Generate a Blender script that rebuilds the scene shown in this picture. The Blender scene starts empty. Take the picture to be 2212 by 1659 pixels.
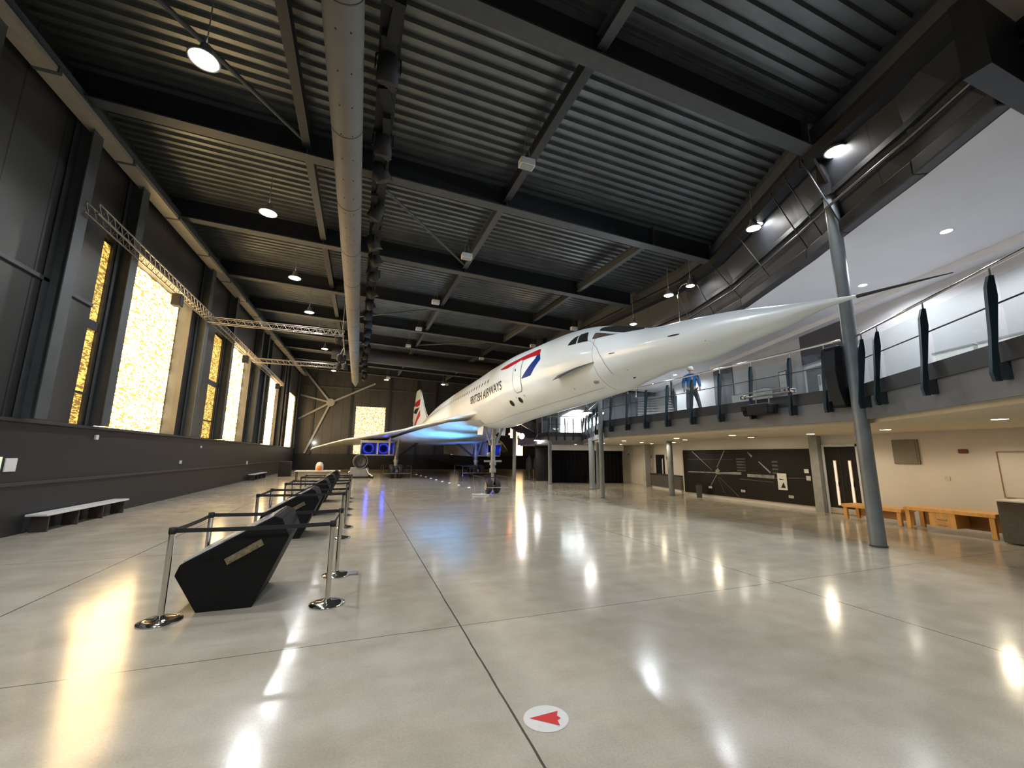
import bpy, bmesh, math, random
from mathutils import Vector, Matrix
from mathutils.geometry import tessellate_polygon
random.seed(7)
S = bpy.context.scene
COL = S.collection
R = math.radians

# ------------------------------------------------------------------ camera, world, exposure
cam_d = bpy.data.cameras.new('camera'); cam = bpy.data.objects.new('camera', cam_d); COL.objects.link(cam)
cam_d.sensor_fit = 'HORIZONTAL'; cam_d.sensor_width = 36.0
cam_d.lens = 36.0 * 884.0 / 2212.0
cam_d.clip_start = 0.05; cam_d.clip_end = 200
pit, yaw, rol = R(9.95), R(20.3), R(0.5)
fwd = Vector((math.sin(yaw)*math.cos(pit), math.cos(yaw)*math.cos(pit), math.sin(pit)))
rt = Vector((math.cos(yaw), -math.sin(yaw), 0)); up = rt.cross(fwd)
rr = rt*math.cos(rol) + up*math.sin(rol); uu = -rt*math.sin(rol) + up*math.cos(rol)
cam.matrix_world = Matrix(((rr.x, uu.x, -fwd.x, 0), (rr.y, uu.y, -fwd.y, 0), (rr.z, uu.z, -fwd.z, 1.9), (0, 0, 0, 1)))
S.camera = cam
w = bpy.data.worlds.new('world'); S.world = w; w.use_nodes = True
w.node_tree.nodes['Background'].inputs[0].default_value = (.55, .62, .7, 1)
w.node_tree.nodes['Background'].inputs[1].default_value = .15
S.view_settings.view_transform = 'Standard'; S.view_settings.look = 'None'
S.view_settings.gamma = 1; S.view_settings.use_curve_mapping = False
S.view_settings.exposure = 0.8
S.cycles.max_bounces = 6; S.cycles.diffuse_bounces = 3; S.cycles.glossy_bounces = 4
S.cycles.transmission_bounces = 4; S.cycles.transparent_max_bounces = 8
S.cycles.caustics_reflective = False; S.cycles.caustics_refractive = False
S.cycles.sample_clamp_indirect = 4.0; S.cycles.blur_glossy = 0.5

# ------------------------------------------------------------------ materials
def newmat(name):
    m = bpy.data.materials.new(name); m.use_nodes = True
    nt = m.node_tree; return m, nt, nt.nodes['Principled BSDF']
def mat(name, col, rough=.5, metal=0., var=.12, scale=4., bump=0., bscale=40., coat=0., vec=(1, 1, 1), trans=0., spec=None):
    m, nt, b = newmat(name)
    N, L = nt.nodes, nt.links
    tc = N.new('ShaderNodeTexCoord'); mp = N.new('ShaderNodeMapping'); mp.inputs['Scale'].default_value = vec
    L.new(tc.outputs['Object'], mp.inputs[0])
    nz = N.new('ShaderNodeTexNoise'); nz.inputs['Scale'].default_value = scale; nz.inputs['Detail'].default_value = 5
    L.new(mp.outputs[0], nz.inputs['Vector'])
    r = N.new('ShaderNodeValToRGB')
    lo = [max(0, c*(1-var)) for c in col]; hi = [min(1, c*(1+var)) for c in col]
    r.color_ramp.elements[0].position = .3; r.color_ramp.elements[1].position = .7
    r.color_ramp.elements[0].color = (*lo, 1); r.color_ramp.elements[1].color = (*hi, 1)
    L.new(nz.outputs['Fac'], r.inputs[0]); L.new(r.outputs[0], b.inputs['Base Color'])
    b.inputs['Roughness'].default_value = rough; b.inputs['Metallic'].default_value = metal
    b.inputs['Coat Weight'].default_value = coat; b.inputs['Coat Roughness'].default_value = .08
    b.inputs['Transmission Weight'].default_value = trans
    if spec is not None: b.inputs['Specular IOR Level'].default_value = spec
    if bump:
        n2 = N.new('ShaderNodeTexNoise'); n2.inputs['Scale'].default_value = bscale
        L.new(mp.outputs[0], n2.inputs['Vector'])
        bp = N.new('ShaderNodeBump'); bp.inputs['Strength'].default_value = bump; bp.inputs['Distance'].default_value = .02
        L.new(n2.outputs['Fac'], bp.inputs['Height']); L.new(bp.outputs[0], b.inputs['Normal'])
    return m
def emis(name, col, st, back=None):
    m, nt, b = newmat(name); N, L = nt.nodes, nt.links
    b.inputs['Base Color'].default_value = (*[c*.5 for c in col], 1)
    nz = N.new('ShaderNodeTexNoise'); nz.inputs['Scale'].default_value = 3
    mr = N.new('ShaderNodeMapRange'); mr.inputs['To Min'].default_value = st*.93; mr.inputs['To Max'].default_value = st*1.07
    L.new(nz.outputs['Fac'], mr.inputs[0])
    b.inputs['Emission Color'].default_value = (*col, 1); L.new(mr.outputs[0], b.inputs['Emission Strength'])
    return m
def floor_mat():
    m, nt, b = newmat('polished_concrete'); N, L = nt.nodes, nt.links
    tc = N.new('ShaderNodeTexCoord')
    def noise(sc, det, vec=(1, 1, 1)):
        mp = N.new('ShaderNodeMapping'); mp.inputs['Scale'].default_value = vec; L.new(tc.outputs['Object'], mp.inputs[0])
        n = N.new('ShaderNodeTexNoise'); n.inputs['Scale'].default_value = sc; n.inputs['Detail'].default_value = det
        L.new(mp.outputs[0], n.inputs['Vector']); return n.outputs['Fac']
    def ramp(f, p0, c0, p1, c1):
        r = N.new('ShaderNodeValToRGB'); e = r.color_ramp.elements
        e[0].position, e[1].position = p0, p1; e[0].color, e[1].color = (*c0, 1), (*c1, 1)
        L.new(f, r.inputs[0]); return r.outputs[0]
    def mul(a, c, t='MULTIPLY', f=1.):
        x = N.new('ShaderNodeMix'); x.data_type = 'RGBA'; x.blend_type = t; x.inputs[0].default_value = f
        L.new(a, x.inputs[6]); L.new(c, x.inputs[7]); return x.outputs[2]
    base = ramp(noise(.35, 6), .3, FC0, .75, FC1)
    c = mul(base, ramp(noise(2.6, 8), .3, (.84, .84, .83), .65, (1, 1, 1)))
    c = mul(c, ramp(noise(60, 3), .35, (.9, .9, .9), .6, (1, 1, 1)))
    c = mul(c, ramp(noise(1.1, 4, (.35, 1.6, 1)), .35, (.9, .88, .85), .6, (1, 1, 1)))
    # saw-cut joints every five metres
    sx = N.new('ShaderNodeSeparateXYZ'); L.new(tc.outputs['Object'], sx.inputs[0])
    def joint(axis, off, per, wd):
        a = N.new('ShaderNodeMath'); a.operation = 'ADD'; a.inputs[1].default_value = 100*per-off; L.new(sx.outputs[axis], a.inputs[0])
        nj = noise(3, 3); s = N.new('ShaderNodeMath'); s.operation = 'MULTIPLY_ADD'; s.inputs[1].default_value = .02; L.new(nj, s.inputs[0]); L.new(a.outputs[0], s.inputs[2])
        md = N.new('ShaderNodeMath'); md.operation = 'PINGPONG'; md.inputs[1].default_value = per/2; L.new(s.outputs[0], md.inputs[0])
        lt = N.new('ShaderNodeMath'); lt.operation = 'LESS_THAN'; lt.inputs[1].default_value = wd; L.new(md.outputs[0], lt.inputs[0]); return lt.outputs[0]
    j1 = joint(0, 1.23, 5.0, .009); j2 = joint(1, 4.93, 5.0, .006)
    mx = N.new('ShaderNodeMath'); mx.operation = 'MAXIMUM'; L.new(j1, mx.inputs[0]); L.new(j2, mx.inputs[1])
    x = N.new('ShaderNodeMix'); x.data_type = 'RGBA'; L.new(mx.outputs[0], x.inputs[0]); L.new(c, x.inputs[6]); x.inputs[7].default_value = (.09, .08, .065, 1)
    L.new(x.outputs[2], b.inputs['Base Color'])
    mr = N.new('ShaderNodeMapRange'); mr.inputs['To Min'].default_value = .1; mr.inputs['To Max'].default_value = .2
    L.new(noise(1.6, 5), mr.inputs[0])
    L.new(mr.outputs[0], b.inputs['Roughness'])
    b.inputs['Specular IOR Level'].default_value = .55
    bp = N.new('ShaderNodeBump'); bp.inputs['Strength'].default_value = .12; bp.inputs['Distance'].default_value = .01
    L.new(noise(1.3, 2), bp.inputs['Height']); L.new(bp.outputs[0], b.inputs['Normal'])
    return m
def lights_mat(name, lo, hi, slo, shi, thr, vec=(1, 1, 1), plane='X'):
    # strings of tiny warm lamps: bright wiggling threads over a dimmer net
    m, nt, b = newmat(name); N, L = nt.nodes, nt.links
    tc = N.new('ShaderNodeTexCoord'); mp = N.new('ShaderNodeMapping'); mp.inputs['Scale'].default_value = vec
    L.new(tc.outputs['Object'], mp.inputs[0])
    nz = N.new('ShaderNodeTexNoise'); nz.inputs['Scale'].default_value = 5.5; nz.inputs['Detail'].default_value = 3; nz.inputs['Distortion'].default_value = 1.2
    L.new(mp.outputs[0], nz.inputs['Vector'])
    r = N.new('ShaderNodeMapRange'); r.inputs['From Min'].default_value = thr-.035; r.inputs['From Max'].default_value = thr+.035
    L.new(nz.outputs['Fac'], r.inputs[0])
    mc = N.new('ShaderNodeMix'); mc.data_type = 'RGBA'; mc.inputs[6].default_value = (*lo, 1); mc.inputs[7].default_value = (*hi, 1)
    L.new(r.outputs[0], mc.inputs[0])
    ms = N.new('ShaderNodeMapRange'); ms.inputs['To Min'].default_value = slo; ms.inputs['To Max'].default_value = shi
    L.new(r.outputs[0], ms.inputs[0])
    b.inputs['Base Color'].default_value = (.3, .22, .1, 1)
    L.new(mc.outputs[2], b.inputs['Emission Color']); L.new(ms.outputs[0], b.inputs['Emission Strength'])
    return m
def panel_mat(name, col, axis, per, rough=.45, metal=.3, off=0., seam=.02, dk=.45):
    # wall cladding with vertical seams
    m = mat(name, col, rough, metal, .2, .6, 0, 40, vec=(1, 1, .25))
    nt = m.node_tree; N, L = nt.nodes, nt.links; b = N['Principled BSDF']
    src = b.inputs['Base Color'].links[0].from_socket
    tc = N.new('ShaderNodeTexCoord'); sx = N.new('ShaderNodeSeparateXYZ'); L.new(tc.outputs['Object'], sx.inputs[0])
    a = N.new('ShaderNodeMath'); a.operation = 'ADD'; a.inputs[1].default_value = 100*per-off; L.new(sx.outputs[axis], a.inputs[0])
    md = N.new('ShaderNodeMath'); md.operation = 'PINGPONG'; md.inputs[1].default_value = per/2; L.new(a.outputs[0], md.inputs[0])
    lt = N.new('ShaderNodeMath'); lt.operation = 'LESS_THAN'; lt.inputs[1].default_value = seam; L.new(md.outputs[0], lt.inputs[0])
    x = N.new('ShaderNodeMix'); x.data_type = 'RGBA'; L.new(lt.outputs[0], x.inputs[0]); L.new(src, x.inputs[6]); x.inputs[7].default_value = (*[c*dk for c in col], 1)
    L.new(x.outputs[2], b.inputs['Base Color']); return m
FC0, FC1 = (.46, .42, .34), (.60, .56, .47)
M = {}
M['floor'] = floor_mat()
M['steel'] = mat('grey_painted_steel', (.06, .068, .074), .55, .1, .12)
M['steel_dk'] = mat('dark_painted_steel', (.022, .025, .03), .5, .2, .15)
M['col'] = mat('column_grey_paint', (.2, .23, .25), .35, .1, .08)
M['deck'] = mat('galvanised_deck', (.16, .175, .18), .38, .75, .2, 1.2)
M['dado'] = mat('charcoal_dado_paint', (.017, .0165, .0165), .5, 0, .12, 1.5)
M['clad'] = panel_mat('wall_cladding', (.06, .06, .06), 1, 1.35, .42, .4)
M['cladb'] = panel_mat('back_wall_cladding', (.075, .072, .07), 0, 1.1, .45, .4)
M['white_wall'] = mat('white_plaster', (.66, .665, .69), .6, 0, .03, 1)
M['cream_wall'] = mat('cream_plaster', (.74, .70, .64), .6, 0, .04, 1)
M['soffit'] = mat('soffit_paint', (.72, .65, .5), .6, 0, .03, 1)
M['fascia'] = mat('mid_grey_fascia', (.15, .16, .178), .45, .1, .1, 2)
M['darkband'] = mat('dark_channel_paint', (.04, .042, .046), .45, .2, .1, 2)
M['black'] = mat('black_panel', (.007, .007, .008), .5, 0, .2, 3, spec=.2)
M['blackm'] = mat('matt_black', (.009, .009, .010), .7, 0, .2, 3)
M['chrome'] = mat('polished_steel', (.7, .68, .64), .12, 1, .03)
M['alu'] = mat('truss_aluminium', (.3, .28, .25), .4, .8, .08)
M['belt'] = mat('black_webbing', (.012, .012, .013), .6, 0, .1, 30)
M['white'] = mat('aircraft_white_paint', (.77, .86, .93), .3, 0, .03, .8, coat=.25)
M['whitep'] = mat('white_plastic', (.72, .72, .7), .4, 0, .05)
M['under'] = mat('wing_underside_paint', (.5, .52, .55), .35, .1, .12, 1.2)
M['greyp'] = mat('grey_paint', (.3, .31, .32), .45, 0, .1)
M['gear'] = mat('gear_grey_metal', (.33, .34, .34), .4, .5, .15)
M['rubber'] = mat('tyre_rubber', (.018, .018, .018), .7, 0, .15, 8)
M['red'] = mat('livery_red', (.38, .012, .02), .4, 0, .06, spec=.2)
M['blue'] = mat('livery_blue', (.003, .03, .19), .4, 0, .06, spec=.15)
M['navy'] = mat('lettering_navy', (.008, .008, .011), .4, 0, .06, spec=.2)
M['glass_dk'] = mat('cockpit_glass', (.02, .022, .022), .12, .0, .2, 2)
M['line'] = mat('panel_line_grey', (.25, .26, .27), .5, 0, .05)
M['strake'] = mat('strake_metal', (.09, .09, .09), .45, .4, .1)
M['orange'] = mat('beech_veneer', (.75, .40, .12), .35, 0, .12, 3, vec=(1, 5, 1))
M['orange_dk'] = mat('beech_edge', (.5, .25, .08), .4, 0, .12, 3)
M['cloth'] = mat('black_stage_cloth', (.005, .0055, .007), 1., 0, .25, 2, bump=.4, bscale=8, spec=.08)
M['jacket'] = mat('blue_jacket_fabric', (.008, .09, .26), .7, 0, .15, 8)
M['trouser'] = mat('charcoal_trouser_fabric', (.02, .02, .025), .8, 0, .15, 8)
M['skin'] = mat('skin', (.55, .36, .28), .55, 0, .06)
M['hair'] = mat('pale_hat_fabric', (.62, .58, .52), .8, 0, .1, 10)
M['duct'] = mat('grey_duct_fabric', (.15, .145, .14), .7, 0, .08, 3)
M['teal'] = mat('blue_grey_post_paint', (.012, .028, .038), .35, .3, .12)
M['redp'] = mat('red_plastic', (.14, .012, .012), .4, 0, .1)
M['brownp'] = mat('taupe_grille', (.22, .2, .16), .6, 0, .08, 20)
M['inblue'] = mat('intake_metal', (.3, .33, .4), .3, .6, .1)
M['bin'] = mat('bin_grey_plastic', (.07, .07, .075), .5, 0, .1)
def glass():
    m, nt, b = newmat('clear_glass'); N, L = nt.nodes, nt.links
    tr = N.new('ShaderNodeBsdfTransparent'); tr.inputs[0].default_value = (.88, .94, .93, 1)
    gl = N.new('ShaderNodeBsdfGlossy'); gl.inputs['Roughness'].default_value = .03; gl.inputs[0].default_value = (.9, .95, 1, 1)
    fr = N.new('ShaderNodeFresnel'); fr.inputs[0].default_value = 1.35
    nz = N.new('ShaderNodeTexNoise'); nz.inputs['Scale'].default_value = 2
    ma = N.new('ShaderNodeMath'); ma.operation = 'MULTIPLY_ADD'; ma.inputs[1].default_value = .03; L.new(nz.outputs['Fac'], ma.inputs[0]); L.new(fr.outputs[0], ma.inputs[2])
    mx = N.new('ShaderNodeMixShader'); L.new(ma.outputs[0], mx.inputs[0]); L.new(tr.outputs[0], mx.inputs[1]); L.new(gl.outputs[0], mx.inputs[2])
    L.new(mx.outputs[0], N['Material Output'].inputs[0]); return m
M['glass'] = glass()
M['lamp'] = emis('high_bay_lens', (1, .97, .93), 45)
M['lampw'] = emis('warm_lamp_lens', (1, .86, .62), 25)
M['down'] = emis('downlight_lens', (1, .93, .8), 14)
M['downc'] = emis('cool_downlight_lens', (.95, .97, 1), 14)
M['day'] = emis('daylight_window', (.95, .98, 1), 3.5)
M['dayw'] = emis('warm_daylight_window', (1, .68, .32), 1.9)
M['redl'] = emis('red_lamp_lens', (1, .08, .06), 12)
M['blu'] = emis('blue_lamp_lens', (.02, .08, 1), 8)
M['fairy'] = lights_mat('fairy_light_net', (1, .48, .08), (1, .72, .36), .8, 10, .51, (1, .75, 2.3))
M['fairyb'] = lights_mat('fairy_light_net_back', (1, .55, .12), (1, .85, .5), .32, 1.35, .5, (1.4, 1, 1.4))
M['amber_glow'] = lights_mat('amber_glow_strip', (.8, .36, .03), (1, .62, .12), .16, .8, .5, (1, .8, 2.6))

# ------------------------------------------------------------------ mesh helpers
class MB:
    def __init__(s): s.v = []; s.f = []; s.sm = []
    def add(s, vs, fs, smooth=False):
        o = len(s.v); s.v += [tuple(v) for v in vs]; s.f += [tuple(i+o for i in f) for f in fs]; s.sm += [smooth]*len(fs); return s
    def box(s, x0, x1, y0, y1, z0, z1):
        return s.add([(x0, y0, z0), (x1, y0, z0), (x1, y1, z0), (x0, y1, z0), (x0, y0, z1), (x1, y0, z1), (x1, y1, z1), (x0, y1, z1)],
                     [(0, 3, 2, 1), (4, 5, 6, 7), (0, 1, 5, 4), (1, 2, 6, 5), (2, 3, 7, 6), (3, 0, 4, 7)])
    def bar(s, a, b, wd, ht, upv=(0, 0, 1)):      # rectangular bar from a to b
        a, b = Vector(a), Vector(b); d = (b-a).normalized(); u = Vector(upv)
        if abs(d.dot(u)) > .98: u = Vector((0, 1, 0))
        r = d.cross(u).normalized(); u = r.cross(d).normalized(); vs = []
        for p in (a, b):
            for sx, sz in ((-1, -1), (1, -1), (1, 1), (-1, 1)): vs.append(p + r*sx*wd/2 + u*sz*ht/2)
        return s.add(vs, [(0, 3, 2, 1), (4, 5, 6, 7), (0, 1, 5, 4), (1, 2, 6, 5), (2, 3, 7, 6), (3, 0, 4, 7)][::1])
    def tube(s, pts, r, n=12, cap=True):
        pts = [Vector(p) for p in pts]; rs = r if isinstance(r, (list, tuple)) else [r]*len(pts); vs = []; fs = []
        for i, p in enumerate(pts):
            d = (pts[min(i+1, len(pts)-1)] - pts[max(i-1, 0)]).normalized()
            u = Vector((0, 0, 1)) if abs(d.z) < .95 else Vector((0, 1, 0))
            a = d.cross(u).normalized(); b = a.cross(d).normalized()
            for k in range(n):
                t = 2*math.pi*k/n; vs.append(p + (a*math.cos(t) + b*math.sin(t))*rs[i])
        for i in range(len(pts)-1):
            for k in range(n): fs.append((i*n+k, i*n+(k+1) % n, (i+1)*n+(k+1) % n, (i+1)*n+k))
        s.add(vs, fs, True)
        if cap:
            s.add(vs[:n], [tuple(range(n))[::-1]]); s.add(vs[-n:], [tuple(range(n))])
        return s
    def lathe(s, prof, c=(0, 0, 0), axis=(0, 0, 1), n=24, smooth=True):
        ax = Vector(axis).normalized(); u = Vector((1, 0, 0)) if abs(ax.x) < .9 else Vector((0, 1, 0))
        a = ax.cross(u).normalized(); b = ax.cross(a).normalized(); c = Vector(c); vs = []; fs = []
        for r, h in prof:
            for k in range(n):
                t = 2*math.pi*k/n; vs.append(c + ax*h + (a*math.cos(t) + b*math.sin(t))*r)
        for i in range(len(prof)-1):
            for k in range(n): fs.append((i*n+k, i*n+(k+1) % n, (i+1)*n+(k+1) % n, (i+1)*n+k))
        return s.add(vs, fs, smooth)
    def prism(s, poly, a, b, mapf):               # polygon extruded between a and b; mapf(u, v, t) -> xyz
        n = len(poly); vs = [mapf(u, v, a) for u, v in poly] + [mapf(u, v, b) for u, v in poly]
        return s.add(vs, [tuple(range(n))[::-1], tuple(range(n, 2*n))] + [(i, (i+1) % n, n+(i+1) % n, n+i) for i in range(n)])
    def build(s, name, m, parent=None, bevel=0., fix=True):
        me = bpy.data.meshes.new(name); me.from_pydata(s.v, [], s.f); me.update()
        me.polygons.foreach_set('use_smooth', s.sm)
        if fix:
            bm = bmesh.new(); bm.from_mesh(me); bmesh.ops.recalc_face_normals(bm, faces=bm.faces); bm.to_mesh(me); bm.free()
        me.materials.append(m); o = bpy.data.objects.new(name, me); COL.objects.link(o)
        if parent is not None:
            o.parent = parent
            if parent.parent is None and parent.type == 'EMPTY': o.location = -parent.location
        if bevel:
            md = o.modifiers.new('bevel', 'BEVEL'); md.width = bevel; md.segments = 2; md.limit_method = 'ANGLE'
        return o
def tag(o, label, cat, group=None, kind=None):
    if label: o['label'] = label
    if cat: o['category'] = cat
    if group: o['group'] = group
    if kind: o['kind'] = kind
    return o
def thing(name, loc, label, cat, group=None):
    o = bpy.data.objects.new(name, None); COL.objects.link(o); o.location = loc; o.empty_display_size = .1
    return tag(o, label, cat, group)
def struct(o): o['kind'] = 'structure'; return o
def dup(root, loc, label=None, rz=None):
    r = root.copy(); COL.objects.link(r); r.location = loc
    if rz is not None: r.rotation_euler = (0, 0, rz)
    if label: r['label'] = label
    for ch in list(root.children):
        c = ch.copy(); COL.objects.link(c); c.parent = r
        for g in list(ch.children):
            d = g.copy(); COL.objects.link(d); d.parent = c
    return r
def light(kind, loc, energy, col=(1, 1, 1), size=.3, parent=None, tgt=None, spot=None, blend=.5, name=None):
    d = bpy.data.lights.new(name or 'lamp_light', kind); d.energy = energy; d.color = col
    if kind == 'AREA': d.shape = 'DISK'; d.size = size
    else: d.shadow_soft_size = size
    if kind == 'SPOT': d.spot_size = R(spot or 120); d.spot_blend = blend
    o = bpy.data.objects.new(name or 'lamp_light', d); COL.objects.link(o)
    dirv = (Vector(tgt)-Vector(loc)) if tgt is not None else Vector((0, 0, -1))
    o.rotation_mode = 'QUATERNION'; o.rotation_quaternion = dirv.to_track_quat('-Z', 'Y')
    o.location = loc
    if parent is not None: o.parent = parent; o.location = Vector(loc)-parent.location
    return o

# ------------------------------------------------------------------ the hall
XL = -7.3
def zb(x, y): return 10.22 - .035*x + .035*(y-12)       # underside of the roof beams
def zd(x, y): return zb(x, y) + .85                     # underside of the roof deck
struct(MB().box(-8.6, 26, -8, 58, -.2, 0).build('floor', M['floor']))
# corrugated roof deck, ribs running across the hall
m = MB(); pitch = .33; ny = int(66/pitch)
vs = []; fs = []
for i in range(ny+1):
    y = -8 + i*pitch
    for dy, dz in ((0, 0), (.13, 0), (.165, .09), (.295, .09)):
        for x in (-8.4, 26): vs.append((x, y+dy, zd(x, y+dy)+dz))
for i in range(len(vs)//2-1): fs.append((2*i, 2*i+1, 2*i+3, 2*i+2))
m.add(vs, fs); struct(m.build('ceiling', M['deck'], fix=False))
# left wall: charcoal dado, cladding with four tall openings
PER = 10.85
struct(MB().box(XL-.4, XL, -8, 57, 0, 2.6).build('wall_left_lower', M['dado']))
m = MB(); ops = []
for i in range(4):
    s0 = 15.4 + PER*i; ops.append((s0, s0+5.75)); ops.append((s0-1.0, s0-.5) if i == 0 else (s0-1.9, s0-.45))
ops.sort(); y = -8
for a, b in ops:
    m.box(XL-.2, XL, y, a, 2.6, 12.9); m.box(XL-.2, XL, a, b, 8.45 if b-a > 3 else 8.1, 12.9); y = b
m.box(XL-.2, XL, y, 57, 2.6, 12.9)
struct(m.build('wall_left', M['clad']))
struct(MB().box(XL-.02, XL+.05, -8, 57, 1.12, 1.2).build('trim_1', M['darkband'], bevel=.01))
struct(MB().box(XL-.02, XL+.12, -8, 57, 2.56, 2.64).build('trim_2', M['darkband'], bevel=.01))
struct(MB().box(XL, XL+.06, -8, 14.35, 5.9, 6.0).build('trim_3', M['steel'], bevel=.01))
jn = 0
for i in range(4):
    s0 = 15.4 + PER*i
    m = MB()      # deep reveal round the opening
    m.box(XL-.62, XL-.2, s0+5.75, s0+5.85, 2.6, 8.55); m.box(XL-.62, XL-.2, s0-.1, s0, 2.6, 8.55)
    m.box(XL-.62, XL-.2, s0, s0+5.75, 8.45, 8.55); m.box(XL-.7, XL-.62, s0-.1, s0+5.85, 2.5, 8.6)
    struct(m.build('window_%d' % (i+1), M['steel']))
    c = MB()      # hanging net of lamps, gently uneven lower edge
    n = 24; vs = []; fs = []
    for k in range(n+1):
        yy = s0+.04 + (5.66)*k/n; xw = XL-[.48, .4, .24, .1][i]+.02*math.sin(k*1.3)
        vs += [(xw, yy, 2.62+.05*random.random()), (xw, yy, 8.42)]
    for k in range(n): fs.append((2*k, 2*k+2, 2*k+3, 2*k+1))
    c.add(vs, fs)
    nm = ['nearest the camera', 'second from the camera', 'third from the camera', 'farthest, beside the far corner'][i]
    tag(c.build('light_curtain', M['fairy']), 'tall curtain of warm fairy lights on the left wall, %s' % nm, 'light curtain', 'light curtains along the left wall')
    a, b = (s0-1.0, s0-.5) if i == 0 else (s0-1.9, s0-.45)
    root = thing('light_curtain', (XL-.1, (a+b)/2, 2.7), 'narrow window strip with added amber glow beside the lit curtain %s' % nm, 'light curtain', 'narrow windows with added amber glow on the left wall')
    MB().box(XL-.12, XL-.08, a, b, 2.66, 8.0).build('glow_pane', M['amber_glow'], root)  # emission stands in for curtain light caught in the narrow window glass
    MB().box(XL-.08, XL-.03, a, b, 5.35, 5.6).build('crossbar', M['steel'], root); MB().box(XL-.08, XL-.03, a, b, 3.5, 3.56).build('crossbar', M['steel'], root)
    struct(MB().box(XL-.4, XL-.35, a-.05, b+.05, 2.5, 8.2).build('window_%d' % (i+5), M['steel_dk']))
# steel wall posts
posts = [2.0, 6.3, 9.4, 12.6]
for i in range(4): posts += [15.2+PER*i, 21.9+PER*i, 24.0+PER*i if i else 12.61]
posts = sorted(set(round(p, 2) for p in posts if p != 12.61 and p < 56))
for k, y in enumerate(posts):
    z1 = zb(XL, y)+.2; dp = .41 if y < 35 else (.3 if y < 45 else .16)
    m = MB().box(XL+.03, XL+.06, y-.2, y+.2, 2.64, z1).box(XL+dp-.03, XL+dp, y-.2, y+.2, 2.64, z1).box(XL+.06, XL+dp-.03, y-.012, y+.012, 2.64, z1)
    tag(m.build('wall_post', M['steel'], bevel=.004), 'grey steel wall post on the left wall, number %s from the camera end' % ['one', 'two', 'three', 'four', 'five', 'six', 'seven', 'eight', 'nine', 'ten', 'eleven', 'twelve', 'thirteen', 'fourteen', 'fifteen', 'sixteen'][k], 'post', 'steel posts along the left wall')
# eaves girder and secondary sections on the left
rt_ = thing('eaves_girder', (XL+.3, 0, 9.8), 'long pale steel eaves girder running above the light curtains', 'beam')
MB().bar((XL+.42, -8, zb(XL, -8)-.35), (XL+.42, 57, zb(XL, 57)-.35), .42, .12).build('lower_flange', mat('eaves_flange_paint', (.36, .33, .27), .45, .2, .1), rt_)
MB().bar((XL+.42, -8, zb(XL, -8)-.1), (XL+.42, 57, zb(XL, 57)-.1), .05, .45).build('web', M['steel'], rt_)
for k in range(17):
    y = 1.0+3.2*k; MB().bar((XL+.2, y, zb(XL, y)-.34), (XL+.66, y, zb(XL, y)-.34), .1, .16).build('clamp', M['steel'], rt_)
# back wall
struct(MB().box(-8.4, 26, 57, 57.3, 0, 1.95).build('wall_back_lower', M['dado']))
m = MB()
xs = [(-8.4, -.6), (3.1, 12.1), (13.3, 21.4), (22.9, 26)]
for a, b in xs: m.box(a, b, 57, 57.3, 1.95, 13.2)
for a, b in ((-.6, 3.1), (12.1, 13.3), (21.4, 22.9)): m.box(a, b, 57, 57.3, 8.1, 13.2)
struct(m.build('wall_back', M['cladb']))
for k, (a, b, mt, lb) in enumerate([(-.6, 3.1, 'fairyb', 'square curtain of yellow fairy lights on the far wall'), (12.1, 13.3, 'fairyb', 'sliver of fairy lights on the far wall seen below the aircraft wing'), (21.4, 22.9, 'dayw', '')]):
    if k < 2: tag(MB().box(a, b, 57.1, 57.14, 1.95, 8.1).build('light_curtain', M[mt]), lb, 'light curtain', 'fairy light curtains on the far wall')
    else: struct(MB().box(a, b, 57.1, 57.14, 1.95, 8.1).build('window_10', M[mt]))
    struct(MB().box(a-.1, b+.1, 57.3, 57.4, 1.8, 8.3).build('window_%d' % (k+11), M['steel_dk']))
root = thing('wall_bracing', (-3.6, 56.8, 2), 'dark steel diagonal wall bracing meeting at a round plate on the far wall', 'bracing')
cx_ = (-3.7, 56.75, 8.4)
for e in ((-7.2, 56.75, 12.6), (1.6, 56.75, 11.2), (-6.2, 56.75, 2.0), (-7.2, 56.75, 6.2), (-7.2, 56.75, 9.2)): MB().bar(cx_, e, .22, .1, (0, 1, 0)).build('brace', M['greyp'], root)
MB().lathe([(0, 0), (.5, 0), (.5, .1), (0, .1)], (-3.7, 56.65, 8.4), (0, 1, 0), 20, False).build('hub_plate', M['greyp'], root)
for k, x in enumerate((-5.6, -1.2, 3.6, 7.2, 9.8, 15)): struct(MB().box(x-.12, x+.12, 56.8, 57, 1.95, 12).build('trim_%d' % (12+k), M['steel_dk']))
tag(MB().box(-8, 20, 56.85, 57, 10.3, 10.5).build('wall_girt', M['steel']), 'long horizontal steel girt high on the far wall', 'beam')

# front wall behind the camera and far right side of the hall
struct(MB().box(-8.4, 26, -8.3, -8, 0, 13).build('wall_front', M['clad']))
struct(MB().box(25.9, 26.1, 29, 57, 0, 13).build('wall_right_far', mat('warm_brown_cladding', (.26, .2, .15), .6, 0, .15, 1)))

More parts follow.
